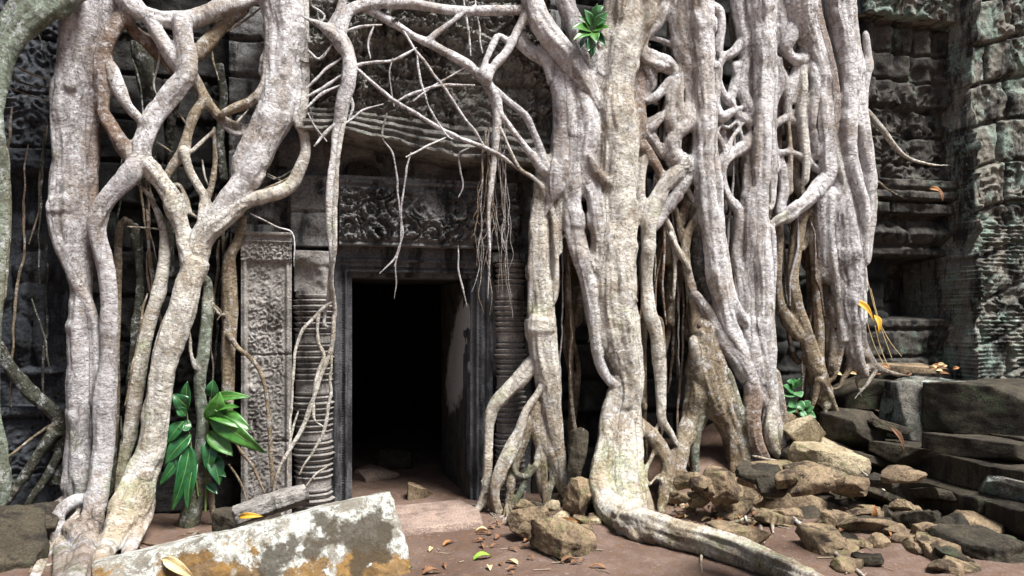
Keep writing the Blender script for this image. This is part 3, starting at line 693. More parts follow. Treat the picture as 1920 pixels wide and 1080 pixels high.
R(L, 'T', .33, [(355,130,22),(370,155,22),(387,185,20),(405,212,20),(430,232,22),(458,242,24)])
R(L, 'T', .34, [(352,125,18),(372,165,15),(380,188,20),(362,215,21),(351,250,20),(344,285,26),(328,306,22),(312,330,18)])
R(L, 'C', .36, [(344,285,20),(355,320,17),(370,347,17),(382,368,18),(386,395,30),(384,425,36),(370,455,36),(364,490,44)])
R(L, 'T', .34, [(401,240,9),(403,300,10),(399,340,12),(390,372,14)])
R(L, 'C', .36, [(402,245,8),(380,265,9),(358,285,10)])
R(L, 'T', .33, [(335,345,9),(352,380,10),(358,400,9),(380,412,8)])
R(L, 'C', .38, [(362,495,52),(380,455,40),(400,425,44),(428,400,40),(450,382,36),(485,372,27),(522,362,27),(548,345,26),(562,318,25),(573,288,22),(571,255,22),(560,225,24),(545,195,24)])
R(L, 'W', .38, [(530,-60,96),(528,0,92),(534,60,80),(535,110,78),(528,170,78),(518,215,74),(498,255,68),(474,300,66),(458,340,54),(430,378,50),(402,412,44)], 'trunk')
R(L, 'C', .42, [(569,-40,22),(570,50,20),(572,130,18),(568,195,20),(560,240,18)])
R(L, 'T', .42, [(497,-20,16),(503,60,15),(500,120,14),(492,165,18),(468,192,22),(440,203,22),(415,215,16)])
R(L, 'P', .37, [(540,210,20),(505,232,20),(470,248,16),(440,250,12),(415,232,10)])
R(L, 'C', .40, [(366,492,52),(352,530,54),(336,590,56),(321,640,58),(306,700,53),(298,760,49),(286,830,50),(268,880,62),(252,930,76,.48),(236,978,72,.58),(205,1022,48,.72),(180,1070,36,.86),(160,1125,32,1.0)], 'trunk')
R(L, 'W', .46, [(268,890,46),(266,940,52),(258,985,48,.55),(242,1035,34,.68),(228,1090,26,.82)])
R(L, 'C', .5, [(240,960,30,.55),(222,1010,24,.7),(210,1060,18,.84),(206,1110,14,.95)])
R(L, 'P', .5, [(182,960,26,.55),(192,1010,24,.68),(186,1060,22,.8),(178,1110,20,.95)])
R(L, 'C', .27, [(270,355,9),(290,386,12),(306,425,17),(310,470,21),(304,520,23),(292,570,25),(278,615,26),(264,680,26),(254,740,26),(245,800,26),(235,850,24),(226,910,24),(220,960,22)])
R(L, 'G', .26, [(388,530,20),(386,600,24),(380,660,26),(373,720,25),(378,780,26),(378,840,27),(375,890,32),(364,940,36),(352,985,40),(345,1020,30)])
R(L, 'T', .27, [(380,870,18),(392,910,16),(400,965,13),(410,1000,12)])
R(L, 'C', .30, [(354,620,6),(358,660,8),(366,690,10)])
R(L, 'T', .22, [(455,410,18),(446,450,22),(430,480,23),(428,520,26),(430,580,28),(430,640,28),(428,700,26),(428,770,22),(426,830,16)])
R(L, 'T', .30, [(432,632,14),(446,652,11),(466,668,10),(486,692,10),(498,730,10),(505,790,10),(508,860,10),(512,930,10),(512,960,10)])
R(L, 'C', .26, [(380,560,12),(398,570,10),(412,590,7)])
R(L, 'W', .28, [(-20,1000,18),(0,982,16),(30,962,14),(60,950,14),(100,947,15),(130,925,15),(160,895,16)])
R(L, 'P', .42, [(178,932,22),(142,938,27,.46),(112,960,26,.52),(102,992,27,.58),(114,1025,30,.68),(122,1070,38,.82),(122,1130,44,.98)])
R(L, 'P', .5, [(168,955,22),(153,985,22,.56),(140,1012,20,.64),(126,1045,20,.74)])
R(L, 'T', .25, [(155,900,24),(135,925,20),(110,950,16),(90,985,14)])
R(L, 'W', .5, [(104,1010,14,.6),(82,1040,12,.78),(62,1075,12,.9),(45,1120,10,1.05)])
R(L, 'W', .45, [(165,940,12,.4),(120,990,9,.55),(92,1040,9,.75),(70,1090,8,.95)])
R(L, 'P', .3, [(150,945,60),(150,985,56,.4),(152,1010,50,.5)])
R(L, 'C', .40, [(210,1000,30),(200,1050,22),(192,1110,20)])
R(L, 'P', .29, [(160,560,20),(166,640,18),(164,720,18),(166,790,16),(162,860,16)])
R(L, 'D', .08, [(262,75,42),(268,110,42),(274,150,36),(280,200,26),(285,260,20),(288,330,18)])
R(L, 'T', .06, [(225,420,16),(222,520,18),(220,640,16),(218,760,16),(212,900,18)])
R(L, 'D', .05, [(330,180,20),(318,250,18),(322,340,16),(318,420,18),(322,520,16)])
R(L, 'D', .06, [(410,120,20),(418,180,18),(412,260,16),(420,340,16)])
R(L, 'D', .05, [(250,420,22),(262,520,20),(255,620,20),(246,720,20),(250,860,24)])
R(L, 'D', .08, [(-10,640,34),(20,690,28),(55,735,28),(92,768,30),(112,805,32),(108,855,34),(112,910,44)])
R(L, 'D', .12, [(105,810,26),(75,850,20),(48,890,18),(22,930,16),(0,960,14)])
R(L, 'D', .14, [(112,850,22),(90,890,18),(62,930,16),(45,960,14)])
R(L, 'T', .13, [(-10,872,8),(25,850,8),(60,822,8),(95,798,9)])
R(L, 'D', .10, [(10,860,10),(14,880,10),(24,905,10)])
# far left mossy root
FL = 'F'
R(FL, 'G', .55, [(150,-30,60),(95,10,62),(50,45,56),(18,95,44),(0,160,34),(-8,240,30),(2,300,30),(4,380,30),(0,460,28),(-6,540,26),(-10,640,26),(-14,760,30),(-10,900,40),(-20,1000,50)], 'trunk')
R(FL, 'G', .50, [(90,-30,40),(40,20,50),(0,70,44),(-30,140,44),(-40,240,40),(-45,400,40),(-50,600,40)])
R(FL, 'T', .52, [(14,280,8),(18,400,10),(15,480,10),(8,560,10)])

# middle vines and right tree
T_ = 'R'
R(T_, 'W', .52, [(575,35,12),(600,47,18),(622,62,28),(640,78,32),(652,102,30),(656,132,28),(650,162,30),(640,192,30),(635,222,25),(630,250,19),(628,290,17),(621,330,15),(617,380,14),(618,430,13),(622,480,12),(618,530,10,.42),(612,570,9,.32),(608,610,9,.3)])
R(T_, 'C', .53, [(652,190,9),(645,230,10),(634,300,10),(630,380,10),(629,460,9),(622,520,9,.45),(628,580,9,.32),(624,650,9,.3)])
R(T_, 'W', .52, [(636,85,24),(642,48,24),(655,20,22),(690,6,22),(740,6,22),(790,10,22),(850,18,20),(910,21,19),(965,20,20),(1010,18,30)])
R(T_, 'W', .50, [(672,10,14),(700,22,18),(740,45,17),(775,68,16),(800,80,19),(840,102,19),(880,124,20),(905,148,24)])
R(T_, 'W', .52, [(872,22,13),(848,40,12),(818,62,14),(798,80,13)])
R(T_, 'W', .50, [(640,95,18),(625,70,14),(628,40,14),(640,10,16),(650,-30,18)])
R(T_, 'W', .50, [(615,48,8),(630,20,7),(640,-15,7)])
R(T_, 'W', .54, [(902,140,16),(912,110,12),(925,82,13),(936,66,12)])
R(T_, 'W', .55, [(912,150,18),(922,130,17),(942,108,20),(958,82,18),(968,60,18),(985,30,22)])
R(T_, 'W', .50, [(900,135,22),(912,155,22),(926,178,22),(933,208,21),(930,250,17),(926,300,14),(920,350,11),(915,400,9),(918,470,8),(915,540,8,.42)])
R(T_, 'P', .52, [(928,165,13),(955,190,15),(983,215,15),(1001,250,14),(1015,290,18),(1025,320,20)])
R(T_, 'W', .53, [(936,208,12),(960,243,14),(984,273,14),(1005,300,20),(1020,320,24)])
R(T_, 'C', .52, [(938,240,8),(958,285,9),(975,318,10),(1000,334,11),(1022,360,13),(1036,400,13),(1041,450,13),(1043,520,11),(1038,570,9)])
R(T_, 'W', .50, [(975,70,40),(990,90,32),(1022,115,30),(1035,150,28)])
# great trunk and strands
R(T_, 'W', .60, [(990,-40,46),(1005,10,44),(1022,48,50),(1046,82,50),(1074,120,50),(1100,160,44),(1120,190,34),(1145,215,24),(1170,235,18),(1190,245,12)])
R(T_, 'C', .50, [(1190,-60,130),(1180,0,110),(1172,50,96),(1155,100,90),(1146,160,82),(1150,220,96),(1155,280,96),(1153,340,94),(1152,400,92),(1150,460,96),(1150,540,98),(1156,600,92),(1166,650,80),(1176,700,66),(1176,750,62),(1168,800,60),(1166,850,60),(1170,910,62),(1180,965,56)], 'trunk')
R(T_, 'P', .50, [(1050,-60,44),(1060,0,44),(1080,50,44),(1100,100,46),(1112,140,40)])
R(T_, 'B', .46, [(1205,100,40),(1200,150,34),(1195,195,34),(1190,250,40),(1180,290,30)])
R(T_, 'P', .52, [(1038,110,34),(1050,160,36),(1056,210,42),(1052,260,40),(1044,310,42),(1040,350,34),(1030,380,22)])
R(T_, 'W', .56, [(1088,150,44),(1094,200,48),(1100,250,54),(1096,300,44),(1112,360,44),(1118,420,40),(1128,470,34)])
R(T_, 'W', .55, [(1095,280,36),(1078,330,36),(1076,390,38),(1083,450,38),(1096,510,38),(1108,570,34),(1114,630,28),(1125,680,26),(1145,715,22)])
R(T_, 'W', .53, [(1070,180,30),(1075,240,34),(1068,310,30),(1066,380,24),(1066,430,20),(1078,480,18)])
R(T_, 'T', .50, [(1090,440,12),(1092,520,14),(1104,600,14),(1122,660,10)])
R(T_, 'B', .62, [(1104,290,12),(1118,325,20),(1145,346,20),(1175,362,14),(1192,376,8)])
R(T_, 'T', .60, [(1122,180,10),(1150,215,10),(1175,242,8),(1190,250,6)])
R(T_, 'B', .61, [(1098,480,7),(1125,515,8),(1160,540,8),(1195,565,7)])
R(T_, 'C', .54, [(1170,680,28),(1156,735,30),(1145,795,38),(1136,850,42),(1129,905,50),(1143,950,58,1.0),(1165,972,62,1.22),(1200,985,64,'g'),(1270,1005,58,'g'),(1350,1026,56,'g'),(1430,1051,54,'g'),(1520,1090,50,'g'),(1610,1128,48,'g')], 'ground_root')
R(T_, 'C', .50, [(1188,760,26),(1194,820,28),(1198,880,26),(1203,940,24),(1210,980,20)])
R(T_, 'T', .48, [(1195,790,26),(1225,820,30),(1248,860,34),(1252,910,30),(1240,950,24),(1245,985,16)])
R(T_, 'C', .50, [(1240,900,14),(1265,925,13),(1282,955,13),(1280,990,12)])
R(T_, 'C', .50, [(1206,905,16),(1218,940,14),(1222,980,14)])
R(T_, 'T', .47, [(1232,800,9),(1225,850,10),(1212,880,10),(1215,910,8),(1235,890,6)])
R(T_, 'W', .47, [(1236,825,10),(1262,858,9),(1285,885,9),(1310,915,8)])
# left leg of the tree, right of the doorway
R(T_, 'C', .46, [(1022,310,42),(1016,360,36),(1012,420,38),(1010,480,42),(1013,540,48),(1016,600,54),(1018,660,56),(1026,710,50),(1032,760,42),(1042,820,32),(1052,870,26),(1062,920,26),(1070,950,18)], 'trunk')
R(T_, 'C', .45, [(1000,680,30),(975,712,30),(945,742,28),(925,765,25),(917,795,20),(916,840,18),(913,890,18),(908,930,22),(895,955,15),(875,975,10),(850,992,6)])
R(T_, 'C', .52, [(1008,668,10),(1021,700,13),(1010,735,16),(988,768,17),(972,812,24),(954,850,34),(934,890,32),(926,925,22),(938,965,18),(955,955,10)])
R(T_, 'T', .46, [(1004,755,30),(1002,800,24),(1015,845,18),(1020,900,12),(1020,950,10)])
R(T_, 'C', .44, [(1012,770,24),(1022,825,24),(1036,858,27),(1046,895,22),(1062,930,20)])
R(T_, 'T', .45, [(1005,760,26),(985,810,24),(968,860,20),(958,910,18),(950,955,14)])
R(T_, 'C', .44, [(1030,780,26),(1012,830,16),(1008,880,16),(1020,930,14),(1036,960,9)])
R(T_, 'G', .46, [(958,850,18),(965,885,12),(988,892,14),(1003,872,14)])
R(T_, 'G', .46, [(985,892,14),(975,925,12),(955,955,12),(940,968,10)])
R(T_, 'G', .44, [(1022,850,14),(1035,890,16),(1028,930,12),(1030,960,10)])
R(T_, 'T', .46, [(912,925,18),(925,958,13),(945,985,11),(962,1005,9),(968,1025,6)])
R(T_, 'T', .50, [(1000,1005,6,'g'),(1045,998,9,'g'),(1090,985,11,'g'),(1112,968,14,'g')])
R(T_, 'T', .50, [(1008,965,7,'g'),(1050,965,8,'g'),(1090,978,8,'g')])
# network right of the trunk
R(T_, 'W', .52, [(1240,-60,50),(1240,0,44),(1225,35,38),(1205,68,30),(1200,98,30),(1222,114,36),(1250,120,32),(1266,135,22),(1268,165,16),(1260,195,15),(1242,218,12),(1222,240,14)])
R(T_, 'W', .52, [(1250,0,34),(1262,50,26),(1275,88,32),(1287,115,38),(1292,155,28),(1297,190,28),(1288,228,34),(1268,250,30),(1257,272,34),(1266,298,44),(1288,306,34)])
R(T_, 'P', .48, [(1210,125,34),(1215,155,30),(1202,180,26),(1196,210,28),(1204,240,30),(1225,265,22),(1240,290,18)])
R(T_, 'W', .50, [(1266,150,18),(1256,190,24),(1254,228,28),(1262,252,24)])
R(T_, 'P', .50, [(1212,70,10),(1238,76,12),(1258,84,12)])
R(T_, 'B', .50, [(1192,262,28),(1214,284,22),(1230,312,20),(1242,332,18)])
R(T_, 'W', .50, [(1306,225,24),(1312,262,22),(1304,296,28),(1290,320,26)])
R(T_, 'C', .51, [(1280,308,30),(1256,335,32),(1235,362,28),(1218,402,32),(1213,460,29),(1212,520,26),(1216,580,28),(1229,635,24),(1235,690,24),(1238,750,22),(1240,785,18),(1260,815,14),(1272,835,10)])
R(T_, 'P', .49, [(1298,320,22),(1275,352,24),(1248,390,22),(1226,425,20)])
R(T_, 'W', .56, [(1300,-60,84),(1300,0,76),(1306,60,66),(1315,120,52),(1320,200,46),(1321,300,46),(1326,380,40),(1336,460,44),(1345,520,46),(1352,565,42),(1366,610,36),(1385,655,34),(1402,695,28)], 'trunk')
R(T_, 'W', .58, [(1345,130,20),(1338,240,18),(1342,330,18),(1350,420,18),(1362,500,20),(1374,560,20),(1392,600,22)])
R(T_, 'P', .53, [(1306,555,18),(1334,600,30),(1360,642,36),(1387,682,38),(1416,722,38),(1440,762,34),(1452,800,24),(1456,840,16)])
R(T_, 'T', .48, [(1330,345,12),(1318,385,14),(1304,412,17),(1290,440,18),(1285,472,18),(1290,512,18),(1300,560,21),(1305,610,24),(1310,645,28),(1318,690,40),(1325,740,44),(1312,788,34),(1295,820,28),(1275,850,22),(1262,880,16)])
R(T_, 'C', .48, [(1285,345,12),(1298,372,12),(1310,392,10)])
R(T_, 'C', .47, [(1240,400,9),(1255,425,12),(1266,460,12),(1266,500,10),(1262,560,9)])
R(T_, 'T', .46, [(1268,395,12),(1278,440,14),(1292,480,12)])
R(T_, 'D', .42, [(1305,420,24),(1312,500,26),(1330,570,26),(1338,640,28),(1340,700,30)])
R(T_, 'T', .50, [(1316,610,34),(1322,650,60),(1332,700,84),(1345,745,84),(1368,785,58),(1384,830,50),(1390,880,50),(1398,930,40),(1404,975,24)])
R(T_, 'T', .48, [(1322,680,60),(1318,730,70),(1300,775,44),(1288,815,34),(1278,860,30),(1266,910,24)])
R(T_, 'G', .52, [(1318,760,30),(1306,800,26),(1300,840,22),(1302,880,18),(1310,920,14)])
R(T_, 'G', .54, [(1358,700,26),(1380,760,28),(1396,820,26),(1402,880,22),(1408,930,16),(1412,985,9)])
R(T_, 'T', .54, [(1345,680,22),(1362,740,24),(1372,800,20),(1372,860,18),(1380,920,14)])
R(T_, 'C', .53, [(1300,640,20),(1312,690,22),(1318,740,18),(1330,770,14)])
R(T_, 'T', .46, [(1270,850,24),(1250,885,18),(1240,930,14)])
R(T_, 'B', .56, [(1402,690,34),(1412,740,34),(1408,790,32),(1414,830,30),(1432,870,26)])
R(T_, 'C', .55, [(1448,740,30),(1440,790,34),(1446,830,30),(1470,862,20),(1482,880,12)])
R(T_, 'T', .54, [(1458,700,18),(1468,760,18),(1478,820,16),(1490,860,10)])
R(T_, 'W', .50, [(1373,-40,34),(1385,20,30),(1394,70,32),(1398,110,24),(1384,145,22),(1372,185,20),(1380,212,19),(1400,226,20),(1412,246,22),(1398,272,26),(1372,290,20),(1356,308,17),(1353,335,16),(1364,368,17),(1382,396,20),(1388,430,28),(1385,470,30),(1390,520,28),(1394,570,28),(1394,620,24),(1390,650,20)])
R(T_, 'W', .50, [(1396,70,24),(1375,97,20),(1352,112,16),(1344,140,14),(1352,172,15),(1366,192,16)])
R(T_, 'B', .47, [(1408,40,14),(1406,110,14),(1402,190,13),(1404,240,12)])
R(T_, 'W', .50, [(1382,225,10),(1366,240,9),(1352,236,8),(1342,250,9)])
R(T_, 'W', .50, [(1396,226,10),(1380,248,9),(1366,272,10),(1360,290,10)])
R(T_, 'W', .50, [(1378,214,9),(1388,248,9),(1394,276,10)])
R(T_, 'W', .55, [(1420,-60,76),(1425,0,70),(1428,60,54),(1432,120,42),(1433,200,40),(1430,260,40),(1427,320,40),(1425,380,40),(1427,440,42),(1426,500,46),(1430,560,42),(1432,620,38),(1440,680,34),(1448,740,30),(1458,800,22),(1470,850,12)], 'trunk')
R(T_, 'P', .54, [(1410,360,20),(1404,420,24),(1405,500,24),(1408,580,22),(1412,660,24),(1424,720,22)])
R(T_, 'P', .55, [(1443,430,16),(1446,500,18),(1444,580,18),(1450,650,16),(1448,700,16)])
R(T_, 'W', .50, [(1462,-40,34),(1462,40,28),(1468,85,24),(1484,112,24),(1508,108,24),(1524,92,22)])
R(T_, 'W', .54, [(1490,-60,86),(1492,0,72),(1508,50,54),(1528,95,42),(1540,140,38),(1547,210,34),(1550,280,34),(1552,330,34),(1535,352,30),(1508,380,27),(1480,402,25),(1455,416,20),(1442,424,12)], 'trunk')
R(T_, 'W', .50, [(1500,112,24),(1488,150,22),(1478,188,18),(1480,216,16),(1494,230,16),(1513,216,15),(1524,190,14),(1522,158,14)])
R(T_, 'C', .51, [(1512,128,9),(1496,160,9),(1487,192,9)])
R(T_, 'P', .50, [(1456,110,18),(1462,160,18),(1452,200,14),(1446,250,16),(1452,285,14),(1482,286,13),(1510,300,17),(1532,318,17)])
R(T_, 'T', .50, [(1478,220,11),(1480,280,11),(1482,330,10),(1484,362,7)])
R(T_, 'P', .49, [(1500,225,20),(1505,262,18),(1520,290,18)])
R(T_, 'B', .56, [(1520,-20,26),(1534,40,22),(1549,95,18),(1560,150,18),(1565,210,19),(1562,260,20)])
R(T_, 'P', .52, [(1553,240,24),(1566,300,26),(1574,350,34),(1580,410,56),(1586,470,66),(1590,540,60),(1596,600,54),(1601,655,40),(1610,685,26),(1622,706,14)], 'trunk')
R(T_, 'W', .53, [(1556,370,30),(1556,440,30),(1562,500,24),(1572,560,22),(1580,640,22)])
R(T_, 'W', .57, [(1570,-60,66),(1575,0,58),(1582,60,50),(1596,130,46),(1610,200,40),(1620,260,34),(1630,320,30),(1634,380,24),(1632,440,17),(1629,490,10)], 'trunk')
R(T_, 'W', .58, [(1590,80,34),(1592,150,36),(1588,230,34),(1590,290,32),(1602,340,30),(1614,385,26),(1621,430,20),(1626,490,10)])
R(T_, 'C', .56, [(1560,240,16),(1575,320,14),(1590,380,13),(1604,430,12),(1618,480,10),(1625,545,8)])
R(T_, 'T', .44, [(1505,400,26),(1492,460,26),(1486,530,24),(1500,600,30),(1520,655,34),(1538,710,34),(1546,755,28)])
R(T_, 'T', .44, [(1525,385,24),(1527,460,22),(1530,540,21),(1534,620,20),(1540,690,18)])
R(T_, 'T', .44, [(1462,425,16),(1457,510,16),(1464,570,20),(1488,618,26),(1512,642,24)])
R(T_, 'T', .42, [(1545,400,18),(1542,480,16),(1548,560,16),(1556,640,18),(1560,700,18)])
for f_ in ([(1604,650,18),(1640,685,13),(1668,698,9),(1700,704,6)], [(1598,655,18),(1594,690,14),(1580,712,9),(1572,728,6)], [(1608,660,18),(1612,695,13),(1606,715,9),(1612,735,6)],
           [(1540,715,18),(1560,750,12),(1572,778,8)], [(1536,715,18),(1526,752,12),(1518,778,8)], [(1545,700,16),(1552,735,12),(1548,775,9),(1556,795,6)],
           [(1595,560,20),(1580,620,18),(1570,680,14),(1560,712,9)]):
    R(T_, 'T', .5, f_)
R(T_, 'C', .50, [(1620,690,16),(1640,690,12),(1628,715,10),(1612,735,8)])
R(T_, 'C', .46, [(1623,205,14),(1650,238,13),(1675,272,11),(1705,297,8,.36),(1745,309,6,.3),(1775,310,5,.25)])
R(T_, 'T', .44, [(1640,340,9),(1662,355,6),(1692,370,5,.3)])
for tint, d, pts in [
 ('W',.50,[(1345,20,22),(1352,60,20),(1345,100,20)]), ('W',.50,[(1338,195,20),(1350,222,18),(1362,215,18),(1378,208,18)]), ('P',.50,[(1340,330,20),(1352,300,20),(1362,285,18)]),
 ('W',.50,[(1400,110,22),(1392,150,24),(1396,185,26),(1412,215,22)]), ('P',.49,[(1410,290,22),(1400,330,20),(1398,380,22),(1405,430,24)]), ('W',.50,[(1452,60,22),(1462,90,18),(1478,108,16)]),
 ('W',.50,[(1448,240,18),(1468,225,16),(1482,214,16)]), ('P',.50,[(1528,215,20),(1522,250,20),(1530,290,22)]), ('W',.50,[(1460,120,18),(1472,150,20),(1478,190,20)]),
 ('P',.48,[(1462,300,20),(1470,350,20),(1462,400,20)]), ('W',.51,[(1560,60,22),(1572,110,24),(1578,170,24),(1574,240,26)]), ('P',.50,[(1612,560,20),(1618,620,22),(1628,665,18),(1646,692,12),(1672,702,7)]),
 ('W',.52,[(1580,300,30),(1598,380,32),(1608,450,30),(1612,520,26),(1614,600,26)]), ('T',.46,[(1560,560,24),(1566,620,22),(1560,690,20)]), ('P',.50,[(1535,370,24),(1540,440,24),(1548,520,22)]),
 ('W',.55,[(1282,0,36),(1280,50,30),(1288,90,26)]), ('W',.50,[(1255,150,16),(1236,175,16),(1212,190,16)]), ('P',.48,[(1215,230,18),(1240,215,14),(1256,205,14)]),
 ('C',.48,[(1205,300,22),(1200,360,20),(1205,420,20)]), ('C',.54,[(1130,400,50),(1128,480,50),(1130,560,44),(1136,640,34)]), ('W',.53,[(1060,130,30),(1062,190,36),(1070,250,36)]),
 ('W',.56,[(1160,90,40),(1130,130,44),(1115,170,36)]), ('C',.50,[(1155,880,26),(1165,930,30),(1180,975,40)]), ('C',.50,[(1140,870,26),(1150,920,34),(1165,965,40)]),
  ('T',.47,[(1240,600,12),(1246,680,12),(1244,760,12)]),
 ('P',.50,[(1400,380,22),(1412,430,22),(1418,480,20)]), ('T',.45,[(1345,420,20),(1352,500,20),(1348,580,18)]),
 ('W',.50,[(1338,250,16),(1350,262,14),(1358,285,14)]), ('W',.50,[(1376,120,14),(1384,150,16)]), ('W',.52,[(1500,20,40),(1480,60,36),(1470,90,24)]),
 ('C',.50,[(1295,330,16),(1310,345,14),(1330,342,14)]), ('C',.50,[(1258,440,10),(1272,470,12),(1290,505,12)])]:
    R(T_, tint, d, pts)
rq = random.Random(21)
for x0, x1, ya, yb in [(1265,1340,0,330),(1040,1190,150,480),(1410,1450,40,560),(1500,1560,60,340),(1565,1640,60,480),(1110,1180,420,620),(1000,1040,330,680),(1330,1380,420,640),(1400,1455,520,760),(1565,1615,380,650)]:
    for k in range(3):
        xa = rq.uniform(x0, x1); y0 = rq.uniform(ya, (ya+yb)/2); y1 = min(yb, y0+rq.uniform(140, 300)); a = rq.uniform(-16, 16); w_ = rq.uniform(9, 18)
        R(T_, rq.choice('WWPC') if x0 > 1200 else rq.choice('CCTP'), .52+rq.uniform(-.03, .03) if x0 > 1200 else .47+rq.uniform(-.02, .03), [(xa+a*t+rq.uniform(-5, 5), y0+(y1-y0)*t, w_*(.7+.5*math.sin(3*t))) for t in (0, .25, .5, .75, 1)])
for k in range(14):
    xa = rq.uniform(1205, 1625); y0 = rq.uniform(-40, 250); y1 = y0+rq.uniform(220, 420); a = rq.uniform(-30, 30); w_ = rq.uniform(15, 28)
    R(T_, rq.choice('PTPB'), rq.uniform(.34, .42), [(xa+a*t+rq.uniform(-14, 14), y0+(y1-y0)*t, w_*(.75+.4*math.sin(3*t))) for t in (0, .2, .4, .6, .8, 1)])
# dark strands deep behind the network
rnd = random.Random(5)
for i in range(30):
    x = rnd.choice([1060+rnd.random()*30, 1200+rnd.random()*105, 1240+rnd.random()*70, 1350+rnd.random()*60, 1455+rnd.random()*100, 1455+rnd.random()*100])
    y0 = rnd.uniform(-20, 330); y1 = min(860, y0+rnd.uniform(300, 600)); n = 6; pts = []
    for k in range(n): pts.append((x+rnd.uniform(-12, 12), y0+(y1-y0)*k/(n-1), rnd.uniform(9, 17)))
    R(T_, rnd.choice('TBDT'), rnd.uniform(.1, .34), pts)
# thin rootlets: plain tubes
THIN = {'L': [], 'R': []}
def Q(tree, tint, d, pts, name='rootlet'): THIN[tree].append((name, tint, d, pts))
for pts in ([(668,126,7),(700,155,7),(740,190,8),(780,213,8),(830,243,8),(880,266,8),(916,281,9),(955,303,7),(975,320,5)],
            [(745,190,6),(790,170,6),(830,160,6),(890,160,7)], [(752,50,6),(778,92,6),(810,135,6),(842,178,6),(872,222,6),(908,272,7)],
            [(660,130,8),(680,120,7),(735,113,6),(780,90,6)], [(576,165,6),(600,140,6),(640,108,7)], [(575,182,6),(608,163,6),(642,140,8)],
            [(575,205,5),(605,175,6),(640,160,7)], [(588,275,6),(610,250,8),(632,228,9)], [(578,212,4),(592,240,4),(612,265,4)],
            [(645,60,6),(680,50,6),(715,46,5)], [(775,190,4),(800,170,4),(850,140,4),(880,122,4)], [(780,100,4),(790,150,5),(800,190,4),(835,250,4),(850,262,4)],
            [(655,175,7),(660,200,6),(655,225,5)], [(642,235,4),(680,208,4),(720,195,3)], [(760,295,4),(800,275,4),(840,255,4),(850,250,3)],
            [(700,50,5),(690,80,4),(695,110,4)], [(575,95,6),(600,110,6),(625,80,6)], [(585,10,4),(610,30,5),(600,45,4)],
            [(870,0,5),(878,60,5),(882,105,5)], [(700,10,4),(760,2,4),(830,-6,4)], [(890,0,4),(900,60,4),(905,100,4)]):
    Q('R', 'W', .52, pts)
for pts in ([(726,212,4),(718,255,4),(736,290,4),(745,340,4),(750,400,4),(755,440,4),(742,480,4),(712,513,4)], [(772,285,4),(760,330,4),(754,380,4),(750,450,3),(740,500,3)],
            [(880,277,4),(862,290,4),(864,320,4),(868,348,4),(858,370,4)], [(735,108,3),(730,150,3),(738,200,3)], [(860,460,3),(858,500,4),(868,545,4),(876,575,3)],
            [(742,480,3),(742,530,3),(741,560,2)], [(580,200,3),(590,230,3),(600,260,3)]):
    Q('R', 'P', .44, pts, 'hanging_root')
for i in range(22):
    x = rnd.uniform(903, 948); y0 = rnd.uniform(225, 330); y1 = rnd.uniform(430, 620); a = rnd.uniform(-14, 14)
    w0 = rnd.uniform(2.2, 3.8); pts = [(x+a*k/5+rnd.uniform(-5.5, 5.5)*(.4+k/8), y0+(y1-y0)*k/8, w0*(1-k*.08)) for k in range(9)]
    Q('R', rnd.choice('PTP'), rnd.uniform(.38, .5), pts, 'hanging_root')
for a in ([(628,560,8),(600,585,8),(585,600,8),(565,625,8),(555,655,7),(548,720,6),(545,790,5),(540,840,4)], [(612,570,8),(598,590,7),(597,640,7),(608,670,7),(590,720,6),(588,780,6),(606,800,5)],
          [(626,590,8),(622,650,9),(607,690,9),(590,740,9),(570,795,9),(545,840,9),(522,880,8),(513,920,7)], [(622,660,6),(620,720,6),(612,785,7),(595,835,6),(570,870,6),(560,890,5)],
          [(560,770,5),(545,830,5),(538,900,5)], [(612,875,5),(590,890,5),(572,915,5)]):
    Q('R', 'C', .34, a)
for a in ([(30,125,4),(60,140,4),(95,150,4)], [(10,140,4),(50,158,5),(95,165,4)], [(70,55,4),(80,90,3),(60,105,3)], [(20,165,4),(60,180,3),(95,190,3)],
          [(270,240,5),(290,262,5),(320,285,5)], [(330,205,4),(350,235,4),(362,250,4)], [(380,300,4),(385,330,4),(392,352,4)],
          [(250,110,4),(262,160,4),(270,215,4)], [(300,100,4),(290,160,4),(300,190,3)], [(395,90,4),(402,120,4),(410,150,4)], [(425,60,5),(470,30,4),(500,5,4)],
          [(500,330,5),(520,335,5),(555,315,4)], [(495,355,4),(530,340,4),(552,325,4)], [(500,325,3),(540,345,3)],
          [(465,205,3),(440,240,7),(500,225,6),(560,208,6),(576,204,6)], [(455,255,6),(480,285,6),(500,300,5)], [(448,262,5),(475,285,5),(490,302,4)],
          [(275,550,5),(262,620,5),(248,690,5),(235,760,5)], [(225,780,4),(232,830,4),(240,870,3)], [(440,830,7),(470,870,7),(490,910,6),(500,930,5)], [(430,870,5),(450,905,5),(462,940,4)],
          [(210,810,5),(215,860,6),(205,930,6)], [(60,560,4),(80,620,4),(95,700,4)], [(470,400,4),(520,425,3.5),(548,440,3),(550,500,2.5)], [(400,570,5),(415,585,5),(408,600,4)],
          [(90,1010,7),(70,1040,6),(55,1075,6)], [(240,425,4),(300,430,4),(340,440,3)], [(120,960,6),(130,990,6),(128,1020,5)]):
    Q('L', rnd.choice('TTD' if a[0][0] < 300 or a[0][0] > 470 else 'CTW'), .24 if a[0][0] > 475 and a[0][1] > 400 else .30 if a[0][0] < 470 else .36, a)
